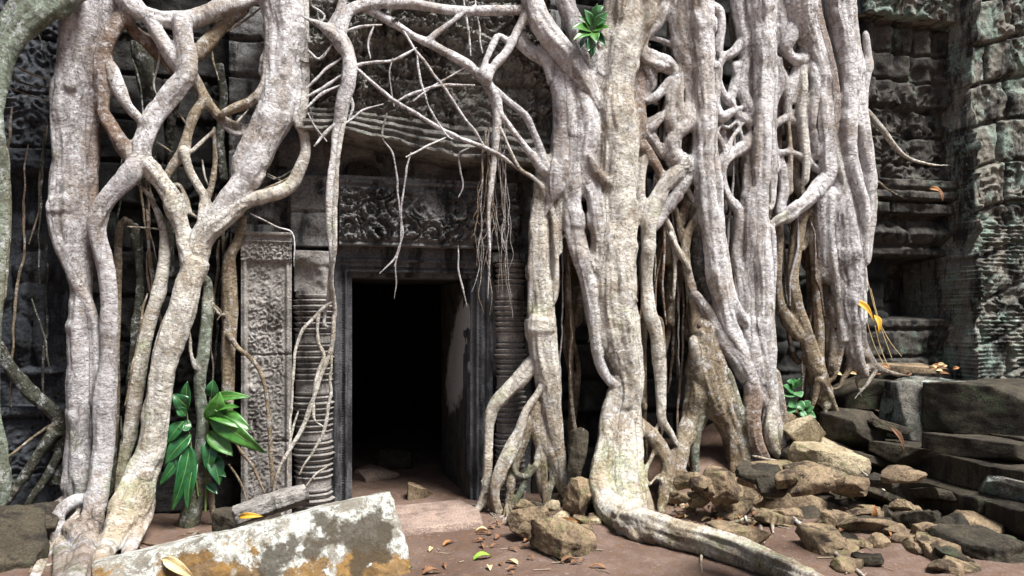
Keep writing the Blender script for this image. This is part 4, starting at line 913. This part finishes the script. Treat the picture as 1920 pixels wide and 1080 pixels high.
for i in range(22):          # creepers hanging in the dark gaps of the left tree
    x = rnd.choice([rnd.uniform(225, 300), rnd.uniform(385, 450), rnd.uniform(5, 95)]); y0 = rnd.uniform(150, 500); y1 = y0+rnd.uniform(150, 400); a = rnd.uniform(-40, 40)
    Q('L', rnd.choice('TDTB'), rnd.uniform(.0, .12), [(x+a*k/4+rnd.uniform(-5, 5), y0+(y1-y0)*k/4, rnd.uniform(3, 6)) for k in range(5)])
for i in range(34):          # and of the right tree
    x = rnd.choice([rnd.uniform(1195, 1305), rnd.uniform(1240, 1290), rnd.uniform(1340, 1400), rnd.uniform(1455, 1550), rnd.uniform(1045, 1085)]); y0 = rnd.uniform(60, 560); y1 = min(870, y0+rnd.uniform(150, 350)); a = rnd.uniform(-35, 35)
    Q('R', rnd.choice('TPBB'), rnd.uniform(.3, .5), [(x+a*k/4+rnd.uniform(-5, 5), y0+(y1-y0)*k/4, rnd.uniform(3, 6)) for k in range(5)])
# thin roots creeping over the rubble on the right
for a in ([(1415,915,9,'g'),(1460,950,10,'g'),(1510,992,10,'g'),(1562,1035,9,'g'),(1625,1085,9,'g')], [(1410,880,8,.5),(1418,930,7,'g'),(1440,960,7,'g'),(1450,1000,6,'g')], [(1405,940,8,'g'),(1425,980,7,'g'),(1432,1020,6,'g')],
          [(1408,915,7,.6),(1432,955,6,'g'),(1445,985,5,'g')], [(1445,925,5,'g'),(1470,950,5,'g'),(1505,965,4,'g')], [(1395,960,5,'g'),(1410,1000,5,'g'),(1412,1015,4,'g')]):
    Q('R', 'W', .6, a, 'ground_rootlet')
for a in ([(1552,890,5,1.2),(1575,912,6,1.25),(1605,940,5,1.3),(1625,958,4,1.35)], [(1610,880,5,1.25),(1640,905,5,1.3),(1668,928,5,1.4),(1690,940,5,1.5)], [(1410,855,7,.62),(1450,864,7,.75),(1500,872,5,.95)],
          [(1315,1040,5,'g'),(1316,1020,7,'g'),(1314,1075,4,'g')], [(1812,1025,5,2.3),(1840,1050,6,2.4),(1868,1085,6,2.5)], [(1770,720,5,.4),(1800,745,5,.7),(1840,752,4,1.0)]):
    Q('R', 'C', .6, a, 'ground_rootlet')

for bx, by, n_, sp, d_ in [(912,940,5,80,.5),(1060,930,4,60,.5),(950,960,4,60,.5),(1400,965,6,80,.5),(1265,940,5,60,.9),(1470,870,4,60,.5),(1240,985,4,50,1.0)]:
    for k in range(n_):
        a = math.pi*(k+.5)/n_+rnd.uniform(-.25, .25); l_ = sp*rnd.uniform(.5, 1.1)
        Q('R', rnd.choice('CTP'), d_, [(bx, by-14, 7, d_)]+[(bx+math.cos(a)*l_*t+rnd.uniform(-6, 6), by+abs(math.sin(a))*l_*.5*t+4, 6*(1-t*.6), 'g') for t in (.25, .5, .75, 1)], 'ground_rootlet')
for bx, by, n_, sp in [(365,985,4,50),(245,1000,5,90),(120,1040,4,80)]:
    for k in range(n_):
        a = math.pi*(k+.5)/n_; l_ = sp*rnd.uniform(.5, 1.1)
        Q('L', rnd.choice('CTP'), .5, [(bx+math.cos(a)*l_*t+rnd.uniform(-6, 6), by+12+abs(math.sin(a))*l_*.6*t, 8*(1-t*.6), 'g') for t in (0, .25, .5, .75, 1)], 'ground_rootlet')
def cr(pts, n):
    """catmull-rom through control points (k, 4) -> dense"""
    pts = np.array(pts, float); out = []
    p = np.vstack([2*pts[0]-pts[1], pts, 2*pts[-1]-pts[-2]])
    for i in range(len(pts)-1):
        p0, p1, p2, p3 = p[i:i+4]
        seg = max(2, int(np.linalg.norm((p2-p1)[:3])/n))
        t = np.linspace(0, 1, seg, endpoint=False)[:, None]
        out.append(.5*((2*p1)+(-p0+p2)*t+(2*p0-5*p1+4*p2-p3)*t*t+(-p0+3*p1-3*p2+p3)*t**3))
    out.append(pts[-1:]); r = np.vstack(out); r[:, 3] = np.maximum(r[:, 3], .003)
    return r
def ctrl(pts, d0, dz=0.0):
    out = []
    for q in pts:
        d = q[3] if len(q) > 3 else d0
        px, py, wd = q[:3]
        wd = wd*(.92 if px < 600 else .95)
        if px < 300 and py >= 1000 and d0 > .27: d = 'g'
        if len(q) == 3 and d != 'g' and d0 > .4 and 1115 < px < 1300 and py > 760: d = d+.55*((py-760)/225.0)**1.4     # the trunk's foot comes forward
        if len(q) == 3 and d0 > .44 and px > 1190 and py < 560 and wd > 11: wd = wd*1.04
        if d == 'g':
            p = G(px, py, .0); r = wd/2/F*p.length
            for _ in range(4):
                z = float(gz(p.x, p.y))+r*(.75 if wd > 30 else .45); p = G(px, py, z)
            dp = (Vector((p.x, p.y, 0))).dot(Vector((st, ct, 0))); r = wd/2/F*dp
        else:
            p = P(px, py, WY-d); dp = depth(px, WY-d); r = wd/2/F*dp
        out.append((p.x, p.y, p.z, r))
    return out
def tube(pl, n=12, sq=None, seed=0):
    """pl: (k,4) samples; returns verts, quads, s, frames"""
    c = pl[:, :3]; r = pl[:, 3]; k = len(c)
    T = np.gradient(c, axis=0); T /= np.maximum(np.linalg.norm(T, axis=1), 1e-9)[:, None]
    up = np.array([0, -1.0, 0]); 
    A = np.cross(T, up); A /= np.maximum(np.linalg.norm(A, axis=1), 1e-6)[:, None]; B = np.cross(T, A)
    th_ = np.linspace(0, 2*math.pi, n, endpoint=False)
    f = 1.0 if sq is None else sq
    off = (A[:, None, :]*np.cos(th_)[None, :, None]+B[:, None, :]*(np.sin(th_)*f)[None, :, None])*r[:, None, None]
    V = (c[:, None, :]+off).reshape(-1, 3)
    idx = np.arange(k*n).reshape(k, n); nx = np.roll(idx, -1, 1)
    q = np.stack([idx[:-1], nx[:-1], nx[1:], idx[1:]], -1).reshape(-1, 4)
    return V, q, T
def attrs(m, q, s, tint):
    a = m.attributes.new('q', 'FLOAT_VECTOR', 'POINT'); a.data.foreach_set('vector', np.asarray(q, np.float32).ravel())
    a = m.attributes.new('s', 'FLOAT', 'POINT'); a.data.foreach_set('value', np.asarray(s, np.float32))
    a = m.attributes.new('tint', 'FLOAT_COLOR', 'POINT'); t4 = np.ones((len(s), 4), np.float32); t4[:, :3] = tint; a.data.foreach_set('color', t4.ravel())

def build_tree(key, root_obj, voxel, seed):
    rs = np.random.RandomState(seed)
    samp = []; VV = []; FF = []; base = 0
    CT = [ctrl(pts, d) for (kind, tint, d, pts) in ROOTS[key]]
    dense = [cr(c, .03) for c in CT]; allp = np.vstack(dense); alli = np.concatenate([np.full(len(dn), j) for j, dn in enumerate(dense)])
    for i, (kind, tint, d, pts) in enumerate(ROOTS[key]):
        c = list(CT[i])
        if len(pts) and tint != 'D':
            for end in (0, -1):
                if pts[end][1] < -10 or pts[end][1] > 1070 or (len(pts[end]) > 3 and pts[end][3] == 'g'): continue
                e = np.array(c[end]); m = (alli != i); o = allp[m]
                dd = np.linalg.norm(o[:, :3]-e[:3], axis=1); k = (dd-o[:, 3]).argmin()
                if dd[k] > .02 and dd[k]-o[k, 3] < .13:
                    nx_ = tuple(e[:3]+(o[k, :3]-e[:3])*.85)+(min(e[3]*1.15, max(o[k, 3]*.9, e[3]*.6)),)
                elif e[2] > float(gz(e[0], e[1]))+.12:
                    prev = np.array(c[1 if end == 0 else -2]); dr = e[:3]-prev[:3]; dr /= np.linalg.norm(dr); c[end] = tuple(e[:3])+(e[3]*.7,)
                    nx_ = tuple(e[:3]+dr*.12)+(max(.006, e[3]*.25),)
                else: continue
                if end == 0: c.insert(0, nx_)
                else: c.append(nx_)
        pl = cr(c, .03)
        s = np.concatenate([[0], np.cumsum(np.linalg.norm(np.diff(pl[:, :3], axis=0), axis=1))])
        wob = .05*vn(s*3, i*3.1, 0, seed)+.025*vn(s*9, i*3.1, 0, seed+1)
        rr = pl[:, 3].copy(); pl[:, 3] = rr*(1+wob)
        pl[:, 0] += rr*.12*vn(s*4, i*5.7, 2, seed); pl[:, 1] += np.minimum(rr, .05)*.6*vn(s*2.5, i*5.7, 6, seed); pl[:, 2] += rr*.1*vn(s*4, i*5.7, 9, seed)
        big = rr.max(); sq = 1.0 if big < .06 else .86
        n = 10 if big < .04 else 20
        V, q, T = tube(pl, n, sq)
        k = len(pl)
        e0 = len(V); V = np.vstack([V, pl[:1, :3], pl[-1:, :3]])
        capA = [(int((j+1) % n), j, e0, e0) for j in range(n)]; b0 = (k-1)*n; capB = [(b0+j, b0+(j+1) % n, e0+1, e0+1) for j in range(n)]
        VV.append(V); FF += [tuple(int(v)+base for v in f) for f in q]
        FF += [(a+base, b+base, c_+base) for a, b, c_, _ in capA+capB]
        base += len(V)
        samp.append(np.column_stack([pl, s, T, np.full(k, i)]))
    Vall = np.vstack(VV); tm = bpy.data.meshes.new('tmp'); tm.from_pydata(Vall.tolist(), [], FF)
    to = bpy.data.objects.new('tmp', tm); C.objects.link(to)
    md = to.modifiers.new('r', 'REMESH'); md.mode = 'VOXEL'; md.voxel_size = voxel; md.adaptivity = 0
    dg = bpy.context.evaluated_depsgraph_get(); ev = to.evaluated_get(dg); em = ev.to_mesh()
    nv = len(em.vertices); co_ = np.empty(nv*3, np.float32); em.vertices.foreach_get('co', co_); co_ = co_.reshape(-1, 3).astype(float)
    nf = len(em.polygons); li = np.empty(len(em.loops), np.int32); em.loops.foreach_get('vertex_index', li)
    assert len(li) == nf*4, 'not all quads'
    q = li.reshape(-1, 4)
    ev.to_mesh_clear(); bpy.data.objects.remove(to); bpy.data.meshes.remove(tm)
    # smooth
    e = np.concatenate([q[:, [0, 1]], q[:, [1, 2]], q[:, [2, 3]], q[:, [3, 0]]]); e = np.vstack([e, e[:, ::-1]])
    cnt = np.bincount(e[:, 0], minlength=nv).astype(float)
    def smooth(v, n, a=.5):
        for _ in range(n):
            avg = np.stack([np.bincount(e[:, 0], weights=v[e[:, 1], j], minlength=nv) for j in range(3)], -1)/np.maximum(cnt, 1)[:, None]
            v = v+(avg-v)*a
        return v
    co_ = smooth(co_, 4)
    # nearest root per vertex, in bins
    SP = np.vstack(samp); NR = len(ROOTS[key]); tints = np.array([TI[r[1]] for r in ROOTS[key]])
    # occasional colour change along one root
    rid = np.zeros(nv, np.int32); Qv = np.zeros((nv, 3)); Sv = np.zeros(nv); Tv = np.zeros((nv, 3)); fade = np.ones(nv)
    cell = .3; kx = np.floor(co_[:, 0]/cell).astype(int); kz = np.floor(co_[:, 2]/cell).astype(int)
    keys = kx*1000+kz; order = np.argsort(keys, kind='stable'); ks = keys[order]; cuts = np.flatnonzero(np.diff(ks))+1
    for grp in np.split(order, cuts):
        x0, z0 = kx[grp[0]]*cell, kz[grp[0]]*cell; mr = .34
        m = (SP[:, 0] > x0-mr) & (SP[:, 0] < x0+cell+mr) & (SP[:, 2] > z0-mr) & (SP[:, 2] < z0+cell+mr)
        sp = SP[m]
        if len(sp) == 0: continue
        for g in np.array_split(grp, max(1, len(grp)*len(sp)//4000000+1)):
            p = co_[g]; dv = p[:, None, :]-sp[None, :, :3]
            dist = np.sqrt((dv**2).sum(-1))-sp[None, :, 3]
            j = dist.argmin(1); me = sp[j, 8].astype(int)
            rid[g] = me
            tt = sp[j, 5:8]; dd = dv[np.arange(len(g)), j]; al = (dd*tt).sum(1)
            Sv[g] = sp[j, 4]+al; Qv[g] = dd-tt*al[:, None]
            d1 = dist[np.arange(len(g)), j]
            oth = np.where(sp[None, :, 8] == me[:, None], 9.0, dist).min(1)
            fade[g] = sm(.0, .035, oth-d1)
            wgt = np.exp(-np.clip((dist-d1[:, None])/.02, 0, 30)); wgt /= wgt.sum(1)[:, None]
            Tv[g] = wgt@tints[sp[:, 8].astype(int)]
    # normals
    def normals(v):
        a, b, c_, d_ = v[q[:, 0]], v[q[:, 1]], v[q[:, 2]], v[q[:, 3]]
        fn = np.cross(c_-a, d_-b); N = np.stack([sum(np.bincount(q[:, k], weights=fn[:, j], minlength=nv) for k in range(4)) for j in range(3)], -1)
        return N/np.maximum(np.linalg.norm(N, axis=1), 1e-12)[:, None]
    N = normals(co_)
    rad = np.linalg.norm(Qv, axis=1); amp = np.clip(rad/.10, .12, 1.0)
    off = rid*7.3
    flute = fbm(Qv[:, 0]*13+off, Qv[:, 1]*13+Qv[:, 2]*13, Sv*1.1, 3, seed+20)*.034
    ridge = (np.abs(fbm(Qv[:, 0]*26+off, Qv[:, 1]*26+Qv[:, 2]*26, Sv*1.7, 3, seed+21))-.2)*-.026
    knob = fbm(co_[:, 0]*7, co_[:, 1]*7, co_[:, 2]*7, 4, seed+22)*.016
    knot = sm(.48, .75, vn(co_[:, 0]*6, co_[:, 1]*6, co_[:, 2]*4.5, seed+24))*.022
    wr = np.maximum(0, vn(Qv[:, 0]*4+off, Qv[:, 2]*4, Sv*20, seed+23))*.0
    h = (flute+ridge+wr)*amp*(.3+.7*fade)+(knob+knot)*amp
    co_ = co_+N*h[:, None]; co_ = smooth(co_, 1, .35); N = normals(co_)
    # split into one mesh per root
    # majority per face, then clean
    fr = rid[q[:, 0]]
    ek = np.sort(np.concatenate([q[:, [0, 1]], q[:, [1, 2]], q[:, [2, 3]], q[:, [3, 0]]]), axis=1).astype(np.int64)
    ek = ek[:, 0]*nv+ek[:, 1]; fi = np.tile(np.arange(nf), 4); oo = np.argsort(ek, kind='stable'); ek = ek[oo]; fi = fi[oo]
    same = ek[1:] == ek[:-1]; A_ = fi[:-1][same]; B_ = fi[1:][same]
    for rep in range(2):
        m = fr[A_] == fr[B_]; a_, b_ = A_[m], B_[m]; lab = np.arange(nf)
        while True:
            mn = np.minimum(lab[a_], lab[b_]); new = lab.copy()
            np.minimum.at(new, lab[a_], mn); np.minimum.at(new, lab[b_], mn); new = np.minimum(new, new[lab])
            while True:
                n2 = new[new]
                if (n2 == new).all(): break
                new = n2
            if (new == lab).all(): break
            lab = new
        cid, cinv, ccount = np.unique(lab, return_inverse=True, return_counts=True)
        main = np.zeros(NR, int)-1; best = np.zeros(NR, int); own = fr[cid]
        for k_ in range(len(cid)):
            if ccount[k_] > best[own[k_]]: best[own[k_]] = ccount[k_]; main[own[k_]] = k_
        ok = main[own] == np.arange(len(cid))
        cross = fr[A_] != fr[B_]; ca, cb = cinv[A_[cross]], cinv[B_[cross]]; newid = own.copy()
        fa, fb_ = fr[A_[cross]], fr[B_[cross]]
        for x1, x2, f1, f2 in zip(ca, cb, fa, fb_):
            if not ok[x1] and ok[x2]: newid[x1] = f2
            elif not ok[x2] and ok[x1]: newid[x2] = f1
        fr = newid[cinv]
    for i in range(NR):
        fm = np.flatnonzero(fr == i)
        if len(fm) < 12: continue
        vs, inv = np.unique(q[fm], return_inverse=True)
        o = mesh({'root': 'root', 'trunk': 'trunk', 'ground_root': 'ground_root'}[ROOTS[key][i][0]], co_[vs], inv.reshape(-1, 4), BARK)
        if len(o.data.vertices) == len(vs):
            attrs(o.data, Qv[vs]+i*.37, Sv[vs], Tv[vs])
            o.data.normals_split_custom_set_from_vertices(N[vs].astype(np.float32).tolist())
        chl(o, root_obj)
    for i, (name, tint, d, pts) in enumerate(THIN.get(key, [])):
        pl = cr(ctrl(pts, d), .02); s = np.concatenate([[0], np.cumsum(np.linalg.norm(np.diff(pl[:, :3], axis=0), axis=1))])
        pl[:, 0] += .009*vn(s*9, i*2.3, 0, seed+40); pl[:, 1] += .009*vn(s*9, i*2.3, 5, seed+40); pl[:, 3] *= 1+.2*vn(s*20, i, 3, seed)
        tp = np.minimum(1, np.minimum((s+.03)/.10, (s[-1]-s+.02)/.15)); pl[:, 3] *= .45+.55*tp
        V, qq, T = tube(pl, 8); k = len(pl)
        o = mesh(name, V, qq, BARK); cc = np.repeat(pl[:, :3], 8, axis=0)
        attrs(o.data, V-cc+i*.3, np.repeat(s, 8), np.array(TI[tint]))
        chl(o, root_obj)

treeL = thing('fig_tree', 'strangler fig with lattice of thick pale roots left of the doorway', 'tree', tuple(P(250, 1040, 6.6)))
treeR = thing('fig_tree', 'massive strangler fig whose columns of pale roots cover the wall right of the doorway', 'tree', tuple(P(1180, 960, 6.4)))
treeF = thing('fig_tree', 'greenish mossy fig root arching down at the far left edge', 'tree', tuple(P(-10, 1000, 6.3)))
build_tree('L', treeL, .0105, 100)
build_tree('R', treeR, .0115, 200)
build_tree('F', treeF, .014, 300)

# ------------------------------------------------------------------ leaves and plants
def leaf_geo(base, tip, wpx_m, sag=.1, fold=.25, seed=0, roll=0.0, n=14, shape=1.0, facing=(0, -1, .35)):
    b = np.array(base, float); t = np.array(tip, float); ax = t-b; Ln = np.linalg.norm(ax); ax /= Ln
    fz = np.array(facing, float); side = np.cross(ax, fz); side /= np.linalg.norm(side); nr = np.cross(side, ax)
    if nr @ fz < 0: nr = -nr
    side = side*math.cos(roll)+nr*math.sin(roll); nr = np.cross(side, ax); nr = nr if nr@fz > 0 else -nr
    rs = np.random.RandomState(seed); Vs = []; m_ = 9
    for i in range(n):
        u = i/(n-1); w_ = wpx_m/2*(math.sin(math.pi*min(1, u**.8))**.8)*(1-.25*u*shape)+.0012
        for j in range(m_):
            v = (j/(m_-1)-.5)*2
            rib = .035*wpx_m*math.cos(u*40-abs(v)*5)*(1-abs(v))*abs(v)*2
            p = b+ax*Ln*u+side*w_*v+nr*(-fold*w_*abs(v)*-1+sag*Ln*math.sin(math.pi*u)+rib+.06*wpx_m*math.sin(u*7+seed+v*2)*abs(v))
            Vs.append(p-np.array([0, 0, sag*Ln*u*u*.8]))
    q = [(i*m_+j, i*m_+j+1, (i+1)*m_+j+1, (i+1)*m_+j) for i in range(n-1) for j in range(m_-1)]
    return np.array(Vs), np.array(q)
def solid(o, th=.0015):
    md = o.modifiers.new('thickness', 'SOLIDIFY'); md.thickness = th; return o
def stem_geo(p0, p1, r, sag=.0):
    a = np.array(p0); b = np.array(p1); k = 8; t = np.linspace(0, 1, k)[:, None]
    c = a*(1-t)+b*t; c[:, 2] += sag*np.sin(math.pi*t[:, 0]); pl = np.column_stack([c, np.linspace(r, r*.7, k)])
    return tube(pl, 7)[:2]
def plant(label, origin, Y, leaves, wide, mat_of, stems, seed, name='leafy_plant', cat='plant', shape=1.0, sag=.1):
    ob = thing(name, label, cat, tuple(origin)); rs = random.Random(seed)
    for k, (bx, by, tx, ty, wd, mt, dy) in enumerate(leaves):
        b = P(bx, by, Y); t = P(tx, ty, Y-dy); sc = depth(bx, Y)/F
        V, q = leaf_geo(b, t, wd*sc, sag=sag*rs.uniform(.4, 1.3), seed=seed+k, roll=rs.uniform(-.5, .5), shape=shape, facing=(rs.uniform(-.3, .3), -1, rs.uniform(.2, .9)))
        lf = chl(solid(mesh('leaf', V, q, M[mt])), ob)
        if wd >= 20:
            cl_ = V[4::9]+np.array([0, -.0015, .0008]); Vm, qm, _ = tube(np.column_stack([cl_, np.linspace(.0028, .0008, len(cl_))]), 6)
            mesh('midrib', Vm, qm, M['rib'], lf)
    for (ax_, ay, bx, by, r) in stems:
        V, q = stem_geo(P(ax_, ay, Y+.01), P(bx, by, Y+.005), r); chl(mesh('stem', V, q, M['stem']), ob)
    return ob
plant('broad leaved plant with glossy bright and dark green leaves behind the left roots', P(385, 960, 6.62), 6.56,
  [(398,748,472,737,20,'leaf',.12),(402,770,448,758,20,'leaf',.16),(400,800,452,826,26,'leaf',.12),(350,850,300,905,26,'leafd',.03),(366,860,352,950,26,'leafd',.06),(396,870,424,892,22,'leafd',.08),(348,780,330,760,20,'leafd',.02),(396,790,412,728,44,'leaf',.10),(390,775,500,842,40,'leaf',.22),(392,778,470,800,42,'leaf',.16),(394,808,436,852,40,'leaf',.14),(396,850,412,905,34,'leafd',.08),
   (358,815,310,866,36,'leafd',.02),(356,835,322,948,42,'leafd',.05),(350,830,345,915,36,'leafd',.02),(352,765,325,735,34,'leafd',.02),(350,770,352,712,26,'leafd',.02),(396,745,400,708,26,'leafd',.03),
   (388,905,408,926,18,'leafd',.06),(345,790,312,830,30,'leafd',.0),(400,760,418,775,24,'leaf',.08),(360,800,332,800,28,'leafd',.0),(398,822,390,880,34,'leafd',.06)],
  1, None, [(385,960,392,770,.009),(392,790,396,742,.006),(372,930,355,810,.007),(356,830,350,765,.005)], 900)
plant('cluster of bright green leaves sprouting at the top of the great trunk', P(1108, 70, 6.3), 6.22,
  [(1108,60,1070,48,22,'leaf',.1),(1108,62,1075,72,22,'leaf',.12),(1110,64,1100,95,22,'leafd',.1),(1112,60,1135,85,20,'leafd',.08),(1112,58,1145,50,22,'leaf',.12),(1112,52,1140,20,20,'leafb',.08),(1108,48,1095,15,20,'leafb',.06),
   (1110,40,1120,5,18,'leafb',.06),(1106,56,1085,28,18,'leaf',.06),(1112,62,1118,78,22,'leaf',.14),(1105,66,1088,88,18,'leafd',.06),(1115,45,1138,38,18,'leafb',.1),(1110,30,1132,8,18,'leafb',.05),(1106,80,1110,104,22,'leafd',.04),(1100,70,1112,98,20,'leafd',.02)],
  1, None, [(1108,110,1110,55,.006),(1110,60,1114,25,.004)], 920)
plant('small sapling with round pale green leaves growing beside the root foot', P(1495, 790, 6.45), 6.4,
  [(1488,735,1468,722,18,'leafb',.05),(1490,728,1484,708,18,'leafb',.04),(1492,725,1500,708,16,'leafb',.03),(1492,735,1502,745,20,'leafb',.08),(1488,742,1470,742,20,'leafb',.06),(1490,750,1478,762,22,'leafb',.06),(1494,755,1508,768,20,'leafb',.06),
   (1490,764,1474,774,16,'leafb',.05),(1510,770,1526,762,14,'leafb',.05),(1512,776,1530,782,16,'leafb',.05),(1506,762,1520,752,14,'leafb',.03),(1488,722,1475,714,14,'leafb',.02),(1500,772,1512,784,14,'leafb',.05)],
  1, None, [(1500,795,1490,735,.004),(1500,790,1512,768,.003),(1490,750,1491,712,.003)], 940, 'sapling', 'plant', .2, .05)
# hanging yellow leaves and straw by the far right root
def dry_leaf(px, py, Y, ang, ln, wd, mat, label, group=None, on_ground=False, seed=0, name='dry_leaf'):
    if on_ground:
        p = G(px, py, 0.02); z = float(gz(p.x, p.y))+.012; p = G(px, py, z)
        a = Vector((math.cos(ang), math.sin(ang), .12))*ln/2; fc = (0.1, -.1, 1)
    else:
        p = P(px, py, Y); a = Vector((math.cos(ang), -.2, math.sin(ang)))*ln/2; fc = (0, -1, .4)
    V, q = leaf_geo(-a, a, wd, sag=.16, fold=.5, seed=seed, shape=.8, n=9, facing=fc)
    o = solid(mesh(name, V, q, M[mat]), .001); o.location = p
    return tag(o, label, 'leaf', group)
dry_leaf(1618, 580, 6.3, -.75, .26, .07, 'yellow', 'long yellow leaf hanging on straw beside the last root, upper one', seed=1)
dry_leaf(1643, 606, 6.3, -1.45, .16, .07, 'yellow', 'short golden leaf hanging just below the long yellow leaf', seed=2)
dry_leaf(1755, 358, 6.75, -.3, .16, .06, 'orange', 'orange dry leaf caught on the lichened ledge of the right wall', seed=3)
dry_leaf(1762, 366, 6.72, -1.2, .12, .05, 'dry', 'brown dry leaf under the orange one on the right wall ledge', seed=4)
dry_leaf(1387, 925, 6.0, -.5, .17, .04, 'yellow', 'bright yellow leaf lying on the wedge rock below the hollow root', seed=5)
dry_leaf(1300, 900, 6.3, .2, .12, .06, 'limeleaf', 'green yellow leaf on the stones right of the great trunk', seed=6)
dry_leaf(1634, 960, 5.2, 1.4, .16, .06, 'orange', 'orange leaf standing among the rocks by the platform', seed=7)
dry_leaf(1682, 822, 5.75, -1.1, .22, .05, 'dry', 'long curled brown leaf hanging over the low dark slab', seed=8)
dry_leaf(470, 966, 5.5, .15, .16, .04, 'yellow', 'yellow leaf on the broken stone behind the lichened block', seed=9)
dry_leaf(335, 1062, 4.82, -.5, .2, .07, 'pale' if False else 'straw', 'pale curled leaf stuck on the face of the lichened block', seed=10)
dry_leaf(905, 1045, 0, .3, .15, .06, 'limeleaf', 'green fallen leaf on the soil in front of the doorway, right one', on_ground=True, seed=11)
dry_leaf(764, 1066, 0, .8, .10, .05, 'limeleaf', 'small green fallen leaf beside the corner of the lichened block', on_ground=True, seed=12)
dry_leaf(1062, 975, 0, .1, .18, .05, 'orange', 'orange leaf lying on the squarish brown rock', on_ground=False, seed=13).location = P(1062, 975, 5.75)
dry_leaf(810, 1073, 0, .1, .14, .05, 'dry', 'dark brown fallen leaf on the soil at the bottom centre', on_ground=True, seed=14)
tagrnd = random.Random(11)
for i in range(130):
    px = tagrnd.choice([tagrnd.uniform(750, 1120), tagrnd.uniform(1230, 1420), tagrnd.uniform(900, 1120), tagrnd.uniform(1560, 1700)]); py = tagrnd.uniform(965, 1078)
    if px > 1200: py = tagrnd.uniform(950, 1000)
    dry_leaf(px, py, 0, tagrnd.uniform(0, 6.28), tagrnd.uniform(.05, .13), tagrnd.uniform(.02, .045), tagrnd.choice(['dry', 'dry', 'dry', 'orange', 'straw']), 'small dry leaf scattered on the reddish soil', 'leaf litter on the soil', True, seed=50+i)
for i in range(26):
    px = tagrnd.uniform(1540, 1800); Y = 6.75+tagrnd.uniform(-.2, .12)
    dry_leaf(px, tagrnd.uniform(683, 702), Y, tagrnd.uniform(-.4, .4), tagrnd.uniform(.06, .14), tagrnd.uniform(.02, .04), tagrnd.choice(['dry', 'straw', 'orange']), 'small dry leaf lying on the ledge at the foot of the right wall', 'dry leaves on the wall ledge', False, seed=150+i)
for i in range(70):
    px = tagrnd.uniform(1425, 1830); py = tagrnd.uniform(895, 1075)
    if py > 985+(px-1430)*.55 and px < 1640: continue
    p = G(px, py, .02); z = float(gz(p.x, p.y)); p = G(px, py, z); sz = tagrnd.uniform(.12, .30)
    if p.x > 5.0: continue
    V, Fc = rock_mesh((sz*1.4, sz, sz*.5), 3000+i, .7, .1, 18, 8); o = mesh('rock', V, Fc, M[tagrnd.choice(['rubble', 'rubble', 'darkrock'])])
    o.location = (p.x, p.y, z+sz*.08); o.rotation_euler = (tagrnd.uniform(-.3, .3), tagrnd.uniform(-.3, .4), tagrnd.uniform(0, 6))
    tag(o, 'broken brown stone in the low heap of rubble below the platform', 'rock', 'rubble heap below the platform')
for i in range(46):
    px = tagrnd.choice([tagrnd.uniform(1240, 1420), tagrnd.uniform(1420, 1700), tagrnd.uniform(960, 1120)]); py = tagrnd.uniform(905, 1070) if px > 1240 else tagrnd.uniform(945, 1010)
    if 1180 < px < 1560 and py > 985: py = tagrnd.uniform(900, 975)
    p = G(px, py, .02); z = float(gz(p.x, p.y)); p = G(px, py, z); sz = tagrnd.uniform(.05, .17)
    V, Fc = rock_mesh((sz*1.3, sz, sz*.7), 2000+i, .5, .1, 14, 8); o = mesh('pebble', V, Fc, M[tagrnd.choice(['rubble', 'rubble', 'darkrock', 'pale'])])
    o.location = (p.x, p.y, z+sz*.15); o.rotation_euler = (tagrnd.uniform(-.3, .3), tagrnd.uniform(-.3, .3), tagrnd.uniform(0, 6))
    tag(o, 'small broken stone lying on the soil among the roots', 'pebble', 'small stones on the soil')
def twig(pts, r, mat, label, group=None, name='twig'):
    pl = cr([tuple(p)+(r,) for p in pts], .03); V, q, T = tube(pl, 7); o = mesh(name, V, q, M[mat]); return tag(o, label, 'twig', group)
for i in range(40):
    px = tagrnd.choice([tagrnd.uniform(800, 1120), tagrnd.uniform(1240, 1420), tagrnd.uniform(1560, 1700)]); py = tagrnd.uniform(975, 1075) if px < 1200 or px > 1500 else tagrnd.uniform(950, 1005)
    p = G(px, py, .02); a = tagrnd.uniform(0, 6.28); l_ = tagrnd.uniform(.05, .16)
    pts = []
    for k in range(4):
        x = p.x+math.cos(a)*l_*k/3+tagrnd.uniform(-.008, .008); y = p.y+math.sin(a)*l_*k/3; pts.append(Vector((x, y, float(gz(x, y))+.008)))
    twig(pts, tagrnd.uniform(.002, .0045), 'twig', 'short thin dry twig lying on the soil', 'twigs on the soil')
stv = [[(1625,520),(1640,580),(1655,625),(1672,672)],[(1632,540),(1648,600),(1668,640),(1690,668)],[(1618,545),(1625,600),(1640,650),(1655,680)],[(1640,610),(1650,650),(1662,680),(1668,690)]]
for k, s_ in enumerate(stv):
    twig([P(x, y, 6.34+.02*k) for x, y in s_], .004, 'straw', 'thin dry straw stalk hanging beside the last root', 'straw stalks by the last root', 'straw_stalk')
